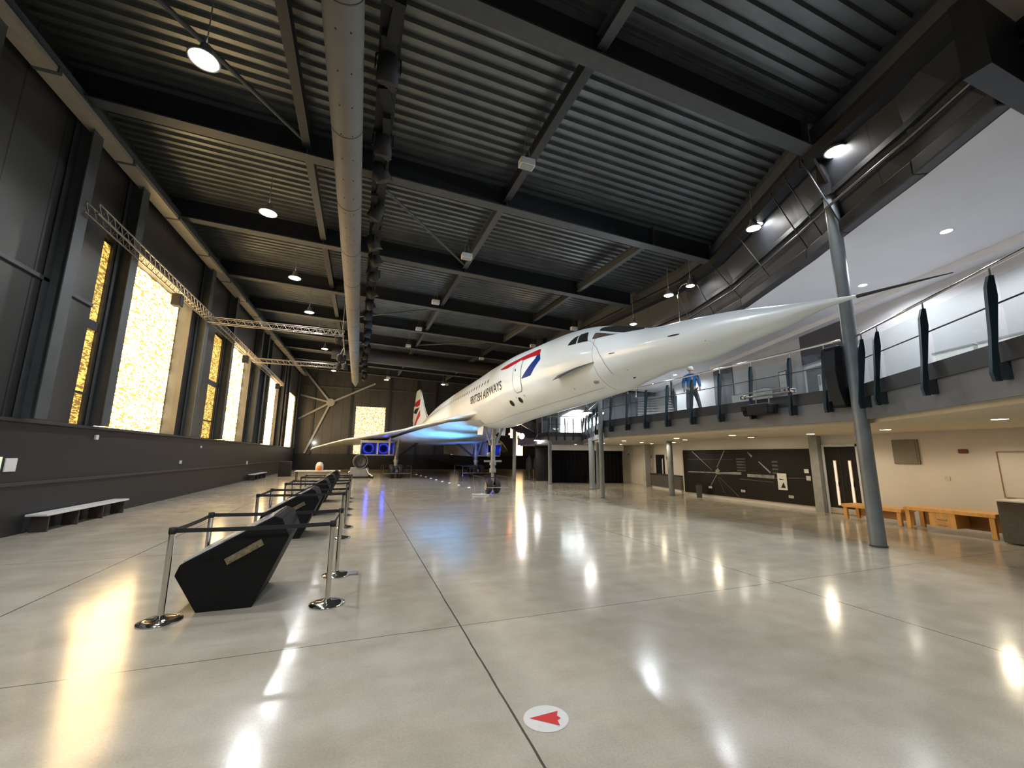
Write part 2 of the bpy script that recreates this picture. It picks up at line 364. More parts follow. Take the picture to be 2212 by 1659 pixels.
# roof beams across the hall
ord20 = ['nearest', 'second', 'third', 'fourth', 'fifth', 'sixth', 'seventh', 'eighth', 'ninth', 'tenth', 'eleventh', 'twelfth', 'thirteenth', 'fourteenth', 'fifteenth', 'sixteenth', 'seventeenth', 'eighteenth', 'nineteenth', 'twentieth']
def right_x(y):    # the slanting right edge of the hall
    pts = [(-8, 4.3), (3.5, 9.65), (6, 10.3), (8, 11.2), (11.8, 13.0), (14, 13.4), (57, 13.4)]
    for (a, xa), (b, xb) in zip(pts, pts[1:]):
        if a <= y <= b: return xa + (xb-xa)*(y-a)/(b-a)
    return 13.4
ordn = ['nearest', 'second', 'third', 'fourth', 'fifth', 'sixth', 'seventh', 'eighth', 'ninth', 'tenth']
by = [6.1 + 5.8*i for i in range(9)]
for i, y in enumerate([.3] + by):
    x0, x1 = XL+.05, right_x(y) if y < 27 else 25.5
    root = thing('roof_beam', (x0, y, zb(x0, y)), ('deep grey steel roof beam, %s across the hall from the camera' % ordn[i-1]) if i else 'deep grey steel roof beam directly above the camera', 'beam', 'roof beams across the hall')
    MB().bar((x0, y, zb(x0, y)+.02), (x1, y, zb(x1, y)+.02), .36, .04).build('lower_flange', M['steel'], root)
    MB().bar((x0, y, zb(x0, y)+.43), (x1, y, zb(x1, y)+.43), .03, .8).build('web', M['steel_dk'], root)
    MB().bar((x0, y, zb(x0, y)+.83), (x1, y, zb(x1, y)+.83), .36, .04).build('upper_flange', M['steel'], root)
    m = MB()
    for x in (-1.95, 4.1, 10.1):
        if x < x1: m.box(x-.01, x+.01, y-.17, y+.17, zb(x, y)+.04, zb(x, y)+.83)
    m.build('stiffener', M['steel'], root)
# secondary beams between them
sec = {-1.95: 'left of the hanging duct', 4.1: 'over the middle of the hall', 10.1: 'near the right-hand gantry'}
ys_ = [.3] + by
for x, wh in sec.items():
    for i in range(len(ys_)-1):
        y0, y1 = ys_[i], ys_[i+1]
        if x > right_x(y0)-.3: continue
        a = (x, y0+.1, zb(x, y0)+.38); b = (x, y1-.1, zb(x, y1)+.38)
        m = MB().bar((a[0], a[1], a[2]-.16), (b[0], b[1], b[2]-.16), .22, .03).bar(a, b, .025, .34).bar((a[0], a[1], a[2]+.16), (b[0], b[1], b[2]+.16), .22, .03)
        tag(m.build('secondary_beam', M['steel_dk'] if i % 2 else M['steel']), 'short steel tie beam %s, in the %s roof bay from the camera' % (wh, ordn[i]), 'beam', 'tie beams between the roof beams')
for k, (a, b, lb) in enumerate([((-5.6, 6.6), (-2.05, 11.5), 'thin diagonal roof brace passing the nearest left lamp'), ((-.3, 12.3), (4.0, 17.3), 'thin diagonal roof brace right of the hanging duct'), ((4.2, 24), (-.9, 28.9), 'thin diagonal roof brace far down the hall'), ((10.0, 29.6), (4.2, 34.6), 'thin diagonal roof brace above the aircraft tail')]):
    tag(MB().tube([(a[0], a[1], zb(*a)+.3), (b[0], b[1], zb(*b)+.3)], .055, 8).build('roof_brace', M['steel']), lb, 'brace', 'diagonal roof braces')
root = thing('painted_flange_glint', (0, 24.2, zd(0, 24)-.1), 'segmented pale strip standing in for light on the flange behind the fourth roof beam', 'roof panel')
for k in range(11):
    x = .1+.88*k; MB().bar((x, 24.25, zd(x, 24.25)-.03), (x+.8, 24.25, zd(x+.8, 24.25)-.03), .4, .03).build('panel', M['whitep'], root)  # pale strips put in for light caught on the flange between ribs

# right side: slanting bulkhead between roof and upper ceiling, with rails and girder
pe = [(8.5, -1.0), (9.4, 2.55), (10.2, 4.0), (11.15, 5.95), (11.8, 7.16), (13.3, 10.6), (14.2, 14.0), (14.2, 29.0)]        # ceiling edge, z 7.45
pg = [(8.0, -1.0), (9.3, 2.6), (9.9, 4.3), (10.5, 6.3), (11.1, 7.6), (13.0, 11.7), (13.6, 14.2), (13.6, 29.0)]             # girder, z ~9.9
m = MB(); vs = []
for (a, b), (c, d) in zip(pe, pg): vs += [(a, b, 7.45), (c, d, zd(c, d)+.05)]
m.add(vs, [(2*i, 2*i+2, 2*i+3, 2*i+1) for i in range(len(pe)-1)])
struct(m.build('wall_right_clerestory', panel_mat('blue_grey_panels', (.032, .038, .05), 1, 2.4, .5, .2), fix=False))
def along(pts, z, wd, ht, off=0., rnd=False, t=None):
    mm = MB()
    for (a, b), (c, d) in zip(pts, pts[1:]):
        za = z(a, b) if callable(z) else z; zc = z(c, d) if callable(z) else z
        if rnd: mm.tube([(a+off, b, za), (c+off, d, zc)], wd/2, 8)
        else: mm.bar((a+off, b, za), (c+off, d, zc), wd, ht)
    return mm
tag(along(pg, lambda a, b: zb(a, b)-.12, .34, .3).build('edge_girder', M['steel_dk']), 'dark box girder along the slanting right-hand roof edge', 'beam')
tag(along(pg, lambda a, b: zb(a, b)+.45, .3, .34, .1).build('edge_girder', M['steel']), 'upper steel girder tight below the deck on the right-hand side', 'beam')
mix = [((a*.7+c*.3), (b*.7+d*.3)) for (a, b), (c, d) in zip(pe, pg)]
tag(along(pe, 7.62, .3, .32, -.12).build('channel_rail', M['steel_dk'], bevel=.03), 'dark steel channel beam bordering the white upper ceiling', 'beam')
tag(along(mix, 8.2, .07, .07, -.2, True).build('pipe_rail', mat('bright_pipe', (.12, .125, .13), .35, .8, .1)), 'shiny horizontal pipe above the white upper ceiling edge', 'pipe')
tag(along(mix, 8.55, .08, .14, -.12).build('cable_tray', M['steel_dk']), 'narrow dark cable tray above the shiny pipe', 'cable tray')
k = 0
for (a, b), (c, d) in list(zip(pe, pg))[3:8]:
    for f in (0, .5):
        if k >= 7: break
        i2 = pe.index((a, b)); e2, g2 = (pe[min(i2+1, 7)], pg[min(i2+1, 7)])
        ex, ey, gx, gy = a+(e2[0]-a)*f, b+(e2[1]-b)*f, c+(g2[0]-c)*f, d+(g2[1]-d)*f
        tag(MB().tube([(ex-.25, ey, 7.7), (gx-.22, gy, zb(gx, gy)-.1)], .018, 8).build('hanger_rod', M['steel_dk']), 'thin vertical steel hanger on the right bulkhead, %s from the camera' % ordn[k], 'rod', 'hanger rods on the right bulkhead'); k += 1
# upper gallery ceiling, walls, floor
uw = [(13.6, -1.0), (15.2, 3.5), (20.8, 19.4), (24.2, 29.0)]
def slab(poly, z0, z1): return MB().prism(poly, z0, z1, lambda u, v, t: (u, v, t))
struct(slab([p for p in pe if p[1] > 2]+[(24.2, 29.0), (20.8, 19.4), (15.0, 2.55)], 7.45, 7.6).build('ceiling_gallery', M['white_wall']))
m = MB()
for (a, b), (c, d) in zip(uw, uw[1:]): m.add([(a, b, 3.6), (c, d, 3.6), (c, d, 7.5), (a, b, 7.5)], [(0, 1, 2, 3)])
struct(m.build('wall_right_upper', mat('pale_grey_plaster', (.46, .465, .49), .7, 0, .03, 1), fix=False))
def uwp(y, off=0.):   # point on the upper wall at depth y
    x = 15.2 + (y-3.5)*5.6/15.9; return x-off
def upanel(y0, y1, z0, z1, th=.04, off=0.):
    return MB().prism([(uwp(y0, off), y0), (uwp(y1, off), y1), (uwp(y1, off+th), y1), (uwp(y0, off+th), y0)], z0, z1, lambda u, v, t: (u, v, t))
struct(upanel(2.6, 19.2, 7.25, 7.45, .45).build('trim_4', M['white_wall']))
struct(MB().box(8.0, 15.6, 2.25, 2.55, 7.42, 8.7).build('trim_5', M['steel_dk']))
struct(MB().box(8.2, 17.5, -8, 2.3, 8.6, 8.8).build('ceiling_near', mat('brown_grey_soffit', (.4, .34, .27), .7, 0, .1)))
mezz = [(11.05, 17.0), (11.05, 6.15), (8.45, 2.5), (6.4, -.4), (5.5, -3), (26, -3), (26, 33), (12.8, 33), (12.8, 27.0), (15.2, 26.2)]
struct(slab(mezz, 2.98, 3.6).build('floor_gallery', mat('pale_gallery_vinyl', (.6, .6, .6), .4, 0, .06)))
inn = [(11.25, 17.0), (11.25, 6.2), (8.7, 2.5), (6.7, -.4), (5.8, -3), (26, -3), (26, 33), (13.0, 33), (13.0, 27.2), (15.4, 26.4)]
struct(slab(inn, 2.72, 2.98).build('ceiling_ground', M['soffit']))
# fascia of the gallery: grey face with darker channel above
fe = [(12.8, 33), (12.8, 27.0), (15.2, 26.2), (11.05, 17.0), (11.05, 6.15), (8.45, 2.5), (6.4, -.4)]
m = MB(); m2 = MB()
for (a, b), (c, d) in zip(fe, fe[1:]):
    dv = Vector((c-a, d-b, 0)).normalized(); n_ = Vector((dv.y, -dv.x, 0))
    if n_.x > 0 and not (a > 14 and c < 13): n_ = -n_
    q = n_*-.0
    m.bar((a, b, 3.05), (c, d, 3.05), .06, .5); m2.bar((a, b, 3.45), (c, d, 3.45), .14, .3)
struct(m.build('trim_6', M['fascia'])); struct(m2.build('trim_7', M['darkband']))
# ground floor right wall
gw = [(16, -3), (16, 17.4), (17.7, 18.0), (19.0, 25.5), (19.0, 33)]
m = MB()
for (a, b), (c, d) in zip(gw, gw[1:]): m.add([(a, b, 0), (c, d, 0), (c, d, 2.75), (a, b, 2.75)], [(0, 1, 2, 3)])
struct(m.build('wall_right', M['cream_wall'], fix=False))
m = MB()
for (a, b), (c, d) in zip(gw, gw[1:]): m.bar((a-.01, b, .05), (c-.01, d, .05), .03, .1)
struct(m.build('baseboard_right', M['white_wall']))
struct(MB().box(12.9, 25, 29.2, 29.4, 2.98, 12.5).build('wall_gallery_end', mat('dark_gallery_wall', (.1, .105, .11), .5, 0, .15)))
struct(MB().box(13.0, 19, 29.6, 29.8, 0, 2.98).build('wall_ground_end', M['blackm']))
struct(MB().box(13.3, 26, 28.8, 29.2, 7.4, 13).build('wall_gallery_head', M['steel_dk']))

# columns
def column(x, y, r, z1, label, base=False, z0=0.):
    root = thing('column', (x, y, z0), label, 'column', 'round grey steel columns')
    MB().tube([(x, y, z0), (x, y, z1)], r, 28).build('shaft', M['col'], root)
    MB().lathe([(r, 0), (r+.015, 0), (r+.015, .03), (r, .03)], (x, y, z0), n=28).build('collar', M['steel'], root)
    return root
column(10.93, 6.1, .148, 8.5, 'tall round grey column in front of the gallery, nearest the camera')
column(10.85, 17.0, .11, 7.45, 'slim grey column at the far corner of the gallery edge')
column(13.1, 21.6, .17, 2.98, 'short thick grey column in front of the black curtains')
column(13.75, 21.9, .15, 2.98, 'lighter grey column close behind the thick one, by the black curtains')
column(12.6, 26.3, .13, 2.98, 'grey column at the left end of the black curtains')
column(15.05, 17.2, .14, 2.72, 'grey column beside the low dark counter')
column(11.6, 30.7, .14, 5.0, 'grey column standing behind the aircraft nose wheel, before the stairs')
column(14.2, 31.5, .1, 2.98, 'dark slim column left of the black curtains, under the gallery end')
root = thing('column_head', (10.88, 6.1, 8.5), 'dark steel bracket joining the tallest column to the girder', 'bracket')
MB().box(10.74, 11.02, 5.96, 6.24, 8.5, 9.75).build('stub', M['steel_dk'], root)
MB().prism([(0, 0), (.9, 0), (.9, .12), (.12, .9), (0, .9)], 5.98, 6.04, lambda u, v, t: (10.9-u*.7, t, 9.6-v)).build('gusset', M['steel_dk'], root)

# ------------------------------------------------------------------ gallery balustrades
def balustrade(name, pts, spots, label, endglass=True):
    """pts: plan polyline; spots: post positions (x, y) with outward normal"""
    root = thing(name, (*pts[0], 3.6), label, 'railing')
    z = 4.76
    MB().tube([(a-nx*.0, b, z) for a, b in pts for nx in (0,)], .028, 12).build('handrail', M['chrome'], root)
    m = MB().tube([(a, b, 4.18) for a, b in pts], .014, 8); m.build('mid_rail', M['darkband'], root)
    for (a, b), (nx, ny) in spots:
        tx, ty = -ny, nx
        def mp(u, v, t, a=a, b=b, nx=nx, ny=ny, tx=tx, ty=ty): return (a+nx*u+tx*t, b+ny*u+ty*t, v)
        # tapering fin reaching down over the fascia, and its hooked foot
        p = MB().prism([(-.02, 4.62), (.04, 4.62), (.09, 4.45), (.15, 3.7), (.22, 3.15), (.2, 3.02), (.12, 3.02), (.1, 3.5), (-.02, 4.3)], -.032, .032, mp).build('post', M['teal'], root)
        MB().prism([(.0, 3.3), (.14, 3.28), (.14, 3.04), (.0, 3.04)], -.05, .05, mp).build('foot_plate', M['steel_dk'], p)
        MB().prism([(-.01, 4.62), (.02, 4.62), (.012, 4.75), (-.004, 4.75)], -.008, .008, mp).build('bracket', M['gear'], p)
    for (s1, s2) in zip(spots, spots[1:]):
        (a, b), (nx, ny) = s1; (c, d), _ = s2
        d_ = Vector((c-a, d-b, 0)); L_ = d_.length; d_.normalize()
        p0 = Vector((a, b, 0))+d_*.07-Vector((nx, ny, 0))*.02; p1 = Vector((c, d, 0))-d_*.07-Vector((nx, ny, 0))*.02
        MB().add([(p0.x, p0.y, 3.62), (p1.x, p1.y, 3.62), (p1.x, p1.y, 4.58), (p0.x, p0.y, 4.58)], [(0, 1, 2, 3)]).build('glass_panel', M['glass'], root, fix=False)
    return root
nL = (-1., 0.)
sp = [((10.98, y), nL) for y in (17.0, 16.2, 14.95, 13.7, 12.45, 11.2, 10.0, 8.85, 7.65, 6.75)]
balustrade('gallery_railing', [(10.9, 17.6), (10.9, 6.3)], sp, 'straight glass balustrade with dark fin posts along the gallery edge')
dg = Vector((8.45-11.05, 2.5-6.15)).normalized(); nd = (dg.y, -dg.x)
sp = [((10.95+dg.x*t, 6.05+dg.y*t), nd) for t in (.35, .95, 2.4, 3.85, 5.4)]
balustrade('gallery_railing', [(10.92+dg.x*.1, 6.0+dg.y*.1), (10.92+dg.x*7.6, 6.0+dg.y*7.6)], sp, 'angled glass balustrade with blue-grey fin posts right of the tall column')
dg2 = Vector((15.2-11.05, 26.2-17.0)).normalized()
sp = [((11.05+dg2.x*t, 17.0+dg2.y*t), (-dg2.y, dg2.x)) for t in (.2, 2, 3.8, 5.6, 7.4, 9.2)]
balustrade('gallery_railing', [(11.0, 17.0), (15.1, 26.15)], sp, 'receding glass balustrade on the far side of the gallery corner')
sp = [((15.1-(2.3)*t/4, 26.2+.8*t/4), (-.3, -.95)) for t in range(5)]
balustrade('gallery_railing', [(15.1, 26.2), (12.8, 27.0)], sp, 'short dark balustrade in front of the bright gallery window')
# bright arched window on the gallery end and dark fins
root = thing('gallery_window', (16.1, 29.1, 3.6), 'large bright window at the far end of the gallery', 'window')
MB().prism([(14.9, 3.62), (17.5, 3.62), (17.55, 5.25), (17.3, 5.5), (16.6, 5.62), (15.9, 5.5), (14.95, 5.0)], 29.08, 29.14, lambda u, v, t: (u, t, v)).build('pane', M['day'], root)
m = MB()
for x in (15.5, 16.15, 16.8, 17.3): m.box(x-.02, x+.02, 29.02, 29.07, 3.62, 4.7)
m.build('mullion', M['steel_dk'], root)
root = thing('gallery_end_rail', (13.2, 29.0, 3.6), 'dark framed screen left of the bright gallery window', 'screen')
for x in (13.2, 13.9, 14.6): MB().box(x-.04, x+.04, 28.9, 28.98, 3.6, 5.3).build('frame_post', M['gear'], root)
MB().box(13.2, 14.6, 28.92, 28.96, 3.6, 4.6).build('panel', mat('screen_panel', (.14, .16, .17), .3, .2, .3, 1.5), root)
# stairs on the gallery
root = thing('gallery_stairs', (0, 0, 0), 'flight of pale edged steps rising at the far end of the gallery', 'stairs')
ns_ = mat('stair_nosing', (.5, .47, .46), .4, .0, .1)
for i in range(8):
    y0 = .36*i; z0 = .17*(i+1)
    st_ = MB().box(-.8, .8, y0, y0+.38, z0-.05, z0).build('tread', M['blackm'], root)
    MB().box(-.8, .8, y0-.015, y0, z0-.1, z0).build('nosing', ns_, st_)
for x in (-.84, .84):
    MB().prism([(-.15, .0), (.2, .0), (2.95, 1.2), (2.95, 1.45), (-.15, .22)], x-.03, x+.03, lambda u, v, t: (t, u, v)).build('stringer', M['steel_dk'], root)
    MB().prism([(-.1, .25), (2.9, 1.5), (2.9, 2.4), (-.1, 1.12)], x-.005, x+.005, lambda u, v, t: (t, u, v)).build('glass_panel', M['glass'], root)
    MB().tube([(x, -.5, .98), (x, 3.0, 2.5)], .025, 10).build('handrail', M['chrome'], root)
    for yy in (-.1, 1.2, 2.6): MB().bar((x, yy+.12, .05+yy*.45), (x, yy-.3, 1.0+yy*.43), .07, .13).build('post', M['steel_dk'], root)
root.location = (12.5, 15.0, 3.6); root.rotation_euler = (0, 0, -math.atan2(.62, .78))

# ------------------------------------------------------------------ the aircraft
AX = 6.6
KY = [3.5, 3.9, 4.6, 5.5, 6.5, 7.5, 8.5, 9.3, 10.0, 10.8, 11.6, 12.6, 14, 16, 18.5, 21, 25, 31, 38, 45, 53.]
KW = [.02, .10, .24, .41, .58, .73, .86, .95, 1.02, 1.09, 1.15, 1.21, 1.27, 1.31, 1.31, 1.31, 1.31, 1.31, 1.25, .95, .3]
KT = [4.228, 4.305, 4.457, 4.656, 4.81, 4.937, 5.223, 5.507, 5.7, 5.847, 5.942, 6.015, 6.103, 6.238, 6.283, 6.236, 6.217, 6.099, 5.559, 4.86, 3.827]
KB = [4.194, 4.19, 4.088, 4.003, 3.879, 3.867, 3.776, 3.646, 3.619, 3.571, 3.537, 3.513, 3.457, 3.392, 3.23, 3.305, 3.4, 3.4, 3.35, 3.3, 3.45]
def pchip(k, v):
    n = len(k); h = [k[i+1]-k[i] for i in range(n-1)]; d = [(v[i+1]-v[i])/h[i] for i in range(n-1)]
    m_ = [d[0]]+[(2*d[i-1]*d[i]/(d[i-1]+d[i]) if d[i-1]*d[i] > 0 else 0) for i in range(1, n-1)]+[d[-1]]
    def f(y):
        i = 0
        while i < n-2 and y > k[i+1]: i += 1
        t = (y-k[i])/h[i]
        return (2*t**3-3*t*t+1)*v[i]+(t**3-2*t*t+t)*h[i]*m_[i]+(-2*t**3+3*t*t)*v[i+1]+(t**3-t*t)*h[i]*m_[i+1]
    return f
fT, fB, fW = pchip(KY, KT), pchip(KY, KB), pchip(KY, KW)
def fus(y, th, off=0.):
    a, b, w_ = fT(y), fB(y), fW(y); c = (a+b)/2; h = (a-b)/2
    nx, nz = math.cos(th)/w_, math.sin(th)/h; L_ = math.hypot(nx, nz) or 1
    return (AX-w_*math.cos(th)-off*nx/L_, y, c+h*math.sin(th)+off*nz/L_)
AC = thing('jet_airliner', (AX, 20.6, 0), 'white delta-wing supersonic jet airliner with a long drooped needle nose', 'aircraft')
def fus_loft(y0, y1, n, nt=64, cap0=False, cap1=False):
    m = MB(); vs = []; fs = []
    for i in range(n+1):
        y = y0+(y1-y0)*i/n
        for k in range(nt): vs.append(fus(y, 2*math.pi*k/nt))
    for i in range(n):
        for k in range(nt): fs.append((i*nt+k, i*nt+(k+1) % nt, (i+1)*nt+(k+1) % nt, (i+1)*nt+k))
    m.add(vs, fs, True)
    if cap1: m.add(vs[-nt:], [tuple(range(nt))])
    return m
FUS = fus_loft(9.2, 53, 120, cap1=True).build('fuselage', M['white'], AC)
NOSE = fus_loft(3.5, 9.19, 60).build('nose_cone', M['white'], AC)
MB().tube([(AX, 3.52, 4.21), (AX, 3.2, 4.19), (AX, 2.5, 4.13)], [.028, .022, .006], 10).build('nose_probe', M['steel_dk'], AC)
def patch(poly, name, m_, parent, off=.006, cuts=6, deg=True):
    """flat polygon in (y, angle) laid on the curved skin"""
    pts = [Vector((y, R(a)*1.4, 0)) for y, a in poly]
    bm = bmesh.new(); vv = [bm.verts.new(p) for p in pts]
    for t in tessellate_polygon([pts]):
        try: bm.faces.new([vv[i] for i in t])
        except ValueError: pass
    bmesh.ops.subdivide_edges(bm, edges=bm.edges[:], cuts=cuts, use_grid_fill=True)
    for v in bm.verts: v.co = Vector(fus(v.co.x, v.co.y/1.4, off))
    bmesh.ops.recalc_face_normals(bm, faces=bm.faces)
    for f in bm.faces: f.smooth = True
    me = bpy.data.meshes.new(name); bm.to_mesh(me); bm.free(); me.materials.append(m_)
    o = bpy.data.objects.new(name, me); COL.objects.link(o); o.parent = parent
    if parent.type == 'EMPTY': o.location = -parent.location
    return o
def ribbon(path, wd, name, m_, parent, off=.007, closed=False):
    """thin line laid on the skin through (y, angle) points"""
    P = []; L0 = path+([path[0]] if closed else [])
    for (a, b), (c, d) in zip(L0, L0[1:]):
        for k in range(6): P.append((a+(c-a)*k/6, b+(d-b)*k/6))
    P.append(L0[-1]); vs = []
    for i, (a, b) in enumerate(P):
        p = P[min(i+1, len(P)-1)]; q = P[max(i-1, 0)]
        dy, da = p[0]-q[0], R(p[1]-q[1])*1.4; L_ = math.hypot(dy, da) or 1
        ny, na = -da/L_*wd/2, dy/L_*wd/2/1.4
        vs += [fus(a+ny, R(b)+na, off), fus(a-ny, R(b)-na, off)]
    m = MB().add(vs, [(2*i, 2*i+2, 2*i+3, 2*i+1) for i in range(len(P)-1)]); return m.build(name, m_, parent)
patch([(16.19, 28.4), (15.02, 33.4), (13.76, 36.9), (12.63, 38.3), (12.39, 37.0), (12.22, 24.5), (13.03, 26.3), (14.29, 27.0), (15.14, 23.0), (15.8, 25.0)], 'red_ribbon', M['red'], AC, .006, 4)
patch([(12.20, 24.3), (12.06, 14.7), (12.75, -6.4), (13.52, -6.0), (12.51, 19.2), (12.45, 25.0)], 'blue_ribbon', M['blue'], AC, .006, 4)
door = [(14.33, 12.9), (14.30, 22.0), (14.17, 27.0), (13.84, 28.6), (13.62, 27.0), (13.56, 7.3), (13.56, -5), (13.6, -20.), (13.72, -24.8), (14.17, -24.6), (14.29, -18.), (14.33, -4.)]
D = patch(door, 'cabin_door', M['white'], AC, .009, 4)
ribbon(door, .03, 'door_seal', M['line'], D, .012, True)
patch([(14.18, 14.5), (14.1, 15.5), (14.05, 11), (14.15, 11)], 'door_handle', M['navy'], D, .013, 1)
# lettering
cu = bpy.data.curves.new('lettering', 'FONT'); cu.body = 'BRITISH AIRWAYS'; cu.size = 1; cu.offset = .011; cu.fill_mode = 'FRONT'
to = bpy.data.objects.new('lettering', cu); COL.objects.link(to)
me = bpy.data.meshes.new_from_object(to.evaluated_get(bpy.context.evaluated_depsgraph_get()))
bpy.data.objects.remove(to)
bm = bmesh.new(); bm.from_mesh(me)
bmesh.ops.triangulate(bm, faces=bm.faces)
xs_ = [v.co.x for v in bm.verts]; yv = [v.co.y for v in bm.verts]; x0, x1, y0, y1 = min(xs_), max(xs_), min(yv), max(yv)
for _ in range(2): bmesh.ops.subdivide_edges(bm, edges=[e for e in bm.edges if e.calc_length() > .12], cuts=1, use_grid_fill=True)
for v in bm.verts:
    t = (v.co.x-x0)/(x1-x0); s_ = (v.co.y-y0)/(y1-y0)
    v.co = Vector(fus(20.45-4.9*t, R(-10.5+15.2*s_), .008))
for f in bm.faces:
    if f.normal.x > 0: f.normal_flip()
bm.to_mesh(me); bm.free(); me.materials.append(M['navy'])
to = bpy.data.objects.new('airline_lettering', me); COL.objects.link(to); to.parent = AC; to.location = -AC.location
# cockpit glazing, visor, strake, ports, hinge seam
patch([(10.46, 23.5), (10.40, 31), (10.30, 37.5), (10.14, 41.8), (10.04, 23.6)], 'cockpit_window', M['glass_dk'], AC, .008, 3)
patch([(9.97, 24.2), (10.08, 40.5), (10.04, 44), (9.76, 47.5), (9.50, 26.2)], 'cockpit_window', M['glass_dk'], AC, .008, 3)
patch([(9.38, 44.0), (9.30, 44.5), (8.45, 41.5), (8.55, 40), (9.22, 30.0), (9.33, 29.5)], 'visor_window', mat('visor_glass', (.12, .1, .08), .15, .2, .5, 3), AC, .008, 3)
patch([(9.32, 51.0), (9.40, 60), (9.3, 70.0), (9.0, 84), (8.5, 82.), (7.9, 74), (7.75, 62.0), (8.1, 50.0), (8.25, 46.0)], 'visor_window', M['glass_dk'], AC, .008, 4)
patch([(9.32, 180-51.0), (8.25, 180-46.0), (7.75, 180-62), (7.9, 180-74), (8.5, 180-82), (9.0, 180-84), (9.3, 110), (9.4, 120)], 'visor_window', M['glass_dk'], AC, .008, 4)
patch([(10.46, 180-23.5), (10.04, 180-23.6), (10.14, 180-41.8), (10.3, 180-37.5)], 'cockpit_window', M['glass_dk'], AC, .008, 3)
patch([(9.97, 180-24.2), (9.50, 180-26.2), (9.76, 180-47.5), (10.08, 180-40.5)], 'cockpit_window', M['glass_dk'], AC, .008, 3)
ribbon([(9.5, 27), (9.27, 23.5), (9.0, 10), (8.94, 4.2), (8.8, -12), (8.74, -26), (8.7, -45)], .015, 'hinge_seam', M['line'], AC)
# strake: thin projecting fin
m = MB(); vs = []; n = 14
for k in range(n+1):
    t = k/n; y = 11.0-1.85*t; a = R(-24.0+11.5*t); hgt = .26*math.sin(math.pi*min(1, .08+(1-t)*.92)*.5)*(1 if t < 1 else 0)
    p = fus(y, a, .0); q = fus(y, a, .02+hgt*.9); p2 = fus(y, a+R(4.4*(1-t)+.2), 0.)
    vs += [p, q, p2]
m.add(vs, [(3*i, 3*i+3, 3*i+4, 3*i+1) for i in range(n)]+[(3*i+1, 3*i+4, 3*i+5, 3*i+2) for i in range(n)]+[(0, 1, 2)]); m.build('strake', M['strake'], AC)
for (y, a, sy, sa) in [(15.06, -38.6, .17, 6.0), (14.17, -37.9, .15, 5.6)]:
    patch([(y+sy*math.cos(t), a+sa*math.sin(t)) for t in [2*math.pi*k/12 for k in range(12)]], 'outflow_port', M['black'], AC, .009, 1)
for (y, a, sy, sa, nm) in [(9.47, -47.7, .11, 3.4, 'static_port'), (6.56, 7.3, .16, 2.0, 'sensor_vane'), (8.42, -4.6, .13, .8, 'sensor_vane'), (8.3, -70.1, .05, 2., 'sensor_vane'), (8.18, -46.7, .025, 1., 'static_port'), (10.56, -48.1, .03, 1.2, 'static_port'), (14.37, -31.6, .03, 1.8, 'static_port'), (13.68, -33, .03, 1.8, 'static_port'), (5.9, -30, .02, 1.2, 'static_port')]:
    patch([(y+sy*math.cos(t), a+sa*math.sin(t)) for t in [2*math.pi*k/10 for k in range(10)]], nm, M['greyp'] if nm == 'static_port' else M['navy'], AC, .008, 1)
ribbon([(20, -60), (16, -61), (12, -62), (9.4, -63)], .012, 'belly_seam', M['line'], AC)
for k in range(34):
    y = 17.6+.485*k; 
    patch([(y+.065*math.cos(t), 18.0-(.1*k if k > 8 else 0)+3.6*math.sin(t)) for t in [2*math.pi*j/8 for j in range(8)]], 'cabin_window', M['navy'], AC, .007, 1)
# wings
LEx = [17.6, 20, 22.5, 25, 27.5, 30, 33, 36, 39, 42, 45, 48, 50, 51.5, 53]
LEy = [1.1, 1.9, 2.3, 2.7, 3.2, 3.8, 4.8, 6.0, 7.3, 8.6, 9.9, 11.2, 12.1, 12.6, 12.8]
LEz = [4.02, 3.97, 3.92, 3.9, 3.86, 3.74, 3.62, 3.5, 3.37, 3.26, 3.02, 2.76, 2.56, 2.42, 2.35]
def wing(sd, name):
    m = MB(); vs = []; nc = 14; prof = []
    for j in range(len(LEx)):
        yl = 3.5+.91*LEx[j]; yt = 3.5+.91*(57.5-.25*LEy[j]) if LEx[j] < 53 else yl+.9
        x = AX-sd*.91*LEy[j]; ch = yt-yl; ring = []
        zt_ = LEz[j]; zte = 3.2-.07*max(0, LEy[j]-5) if LEy[j] < 12.7 else 2.3
        tk = .04*min(ch, 14)+.03
        for k in range(nc+1):
            c = (k/nc)**1.7; zz = zt_+(zte-zt_)*c + .0; sh = math.sqrt(max(0, c))*(1-c)*1.9
            cam_ = .18*math.sin(math.pi*min(1, c*3)*.5)*(1-c)
            ring.append((x, yl+ch*c, zz+tk*.5*sh+cam_*.4))
        for k in range(nc-1, 0, -1):
            c = (k/nc)**1.7; zz = zt_+(zte-zt_)*c; sh = math.sqrt(max(0, c))*(1-c)*1.9
            ring.append((x, yl+ch*c, zz-tk*.5*sh+.1*c*(1-c)))
        vs += ring
    L_ = 2*nc; fs = []
    for j in range(len(LEx)-1):
        for k in range(L_): fs.append((j*L_+k, j*L_+(k+1) % L_, (j+1)*L_+(k+1) % L_, (j+1)*L_+k))
    m.add(vs, fs, True); return m.build(name, M['white'], AC)
for sd, nm in ((1, 'starboard_wing'), (-1, 'port_wing')):
    W_ = wing(sd, nm)
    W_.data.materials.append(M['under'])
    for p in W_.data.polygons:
        if p.normal.z < -.8 and p.center.y > 24: p.material_index = 1
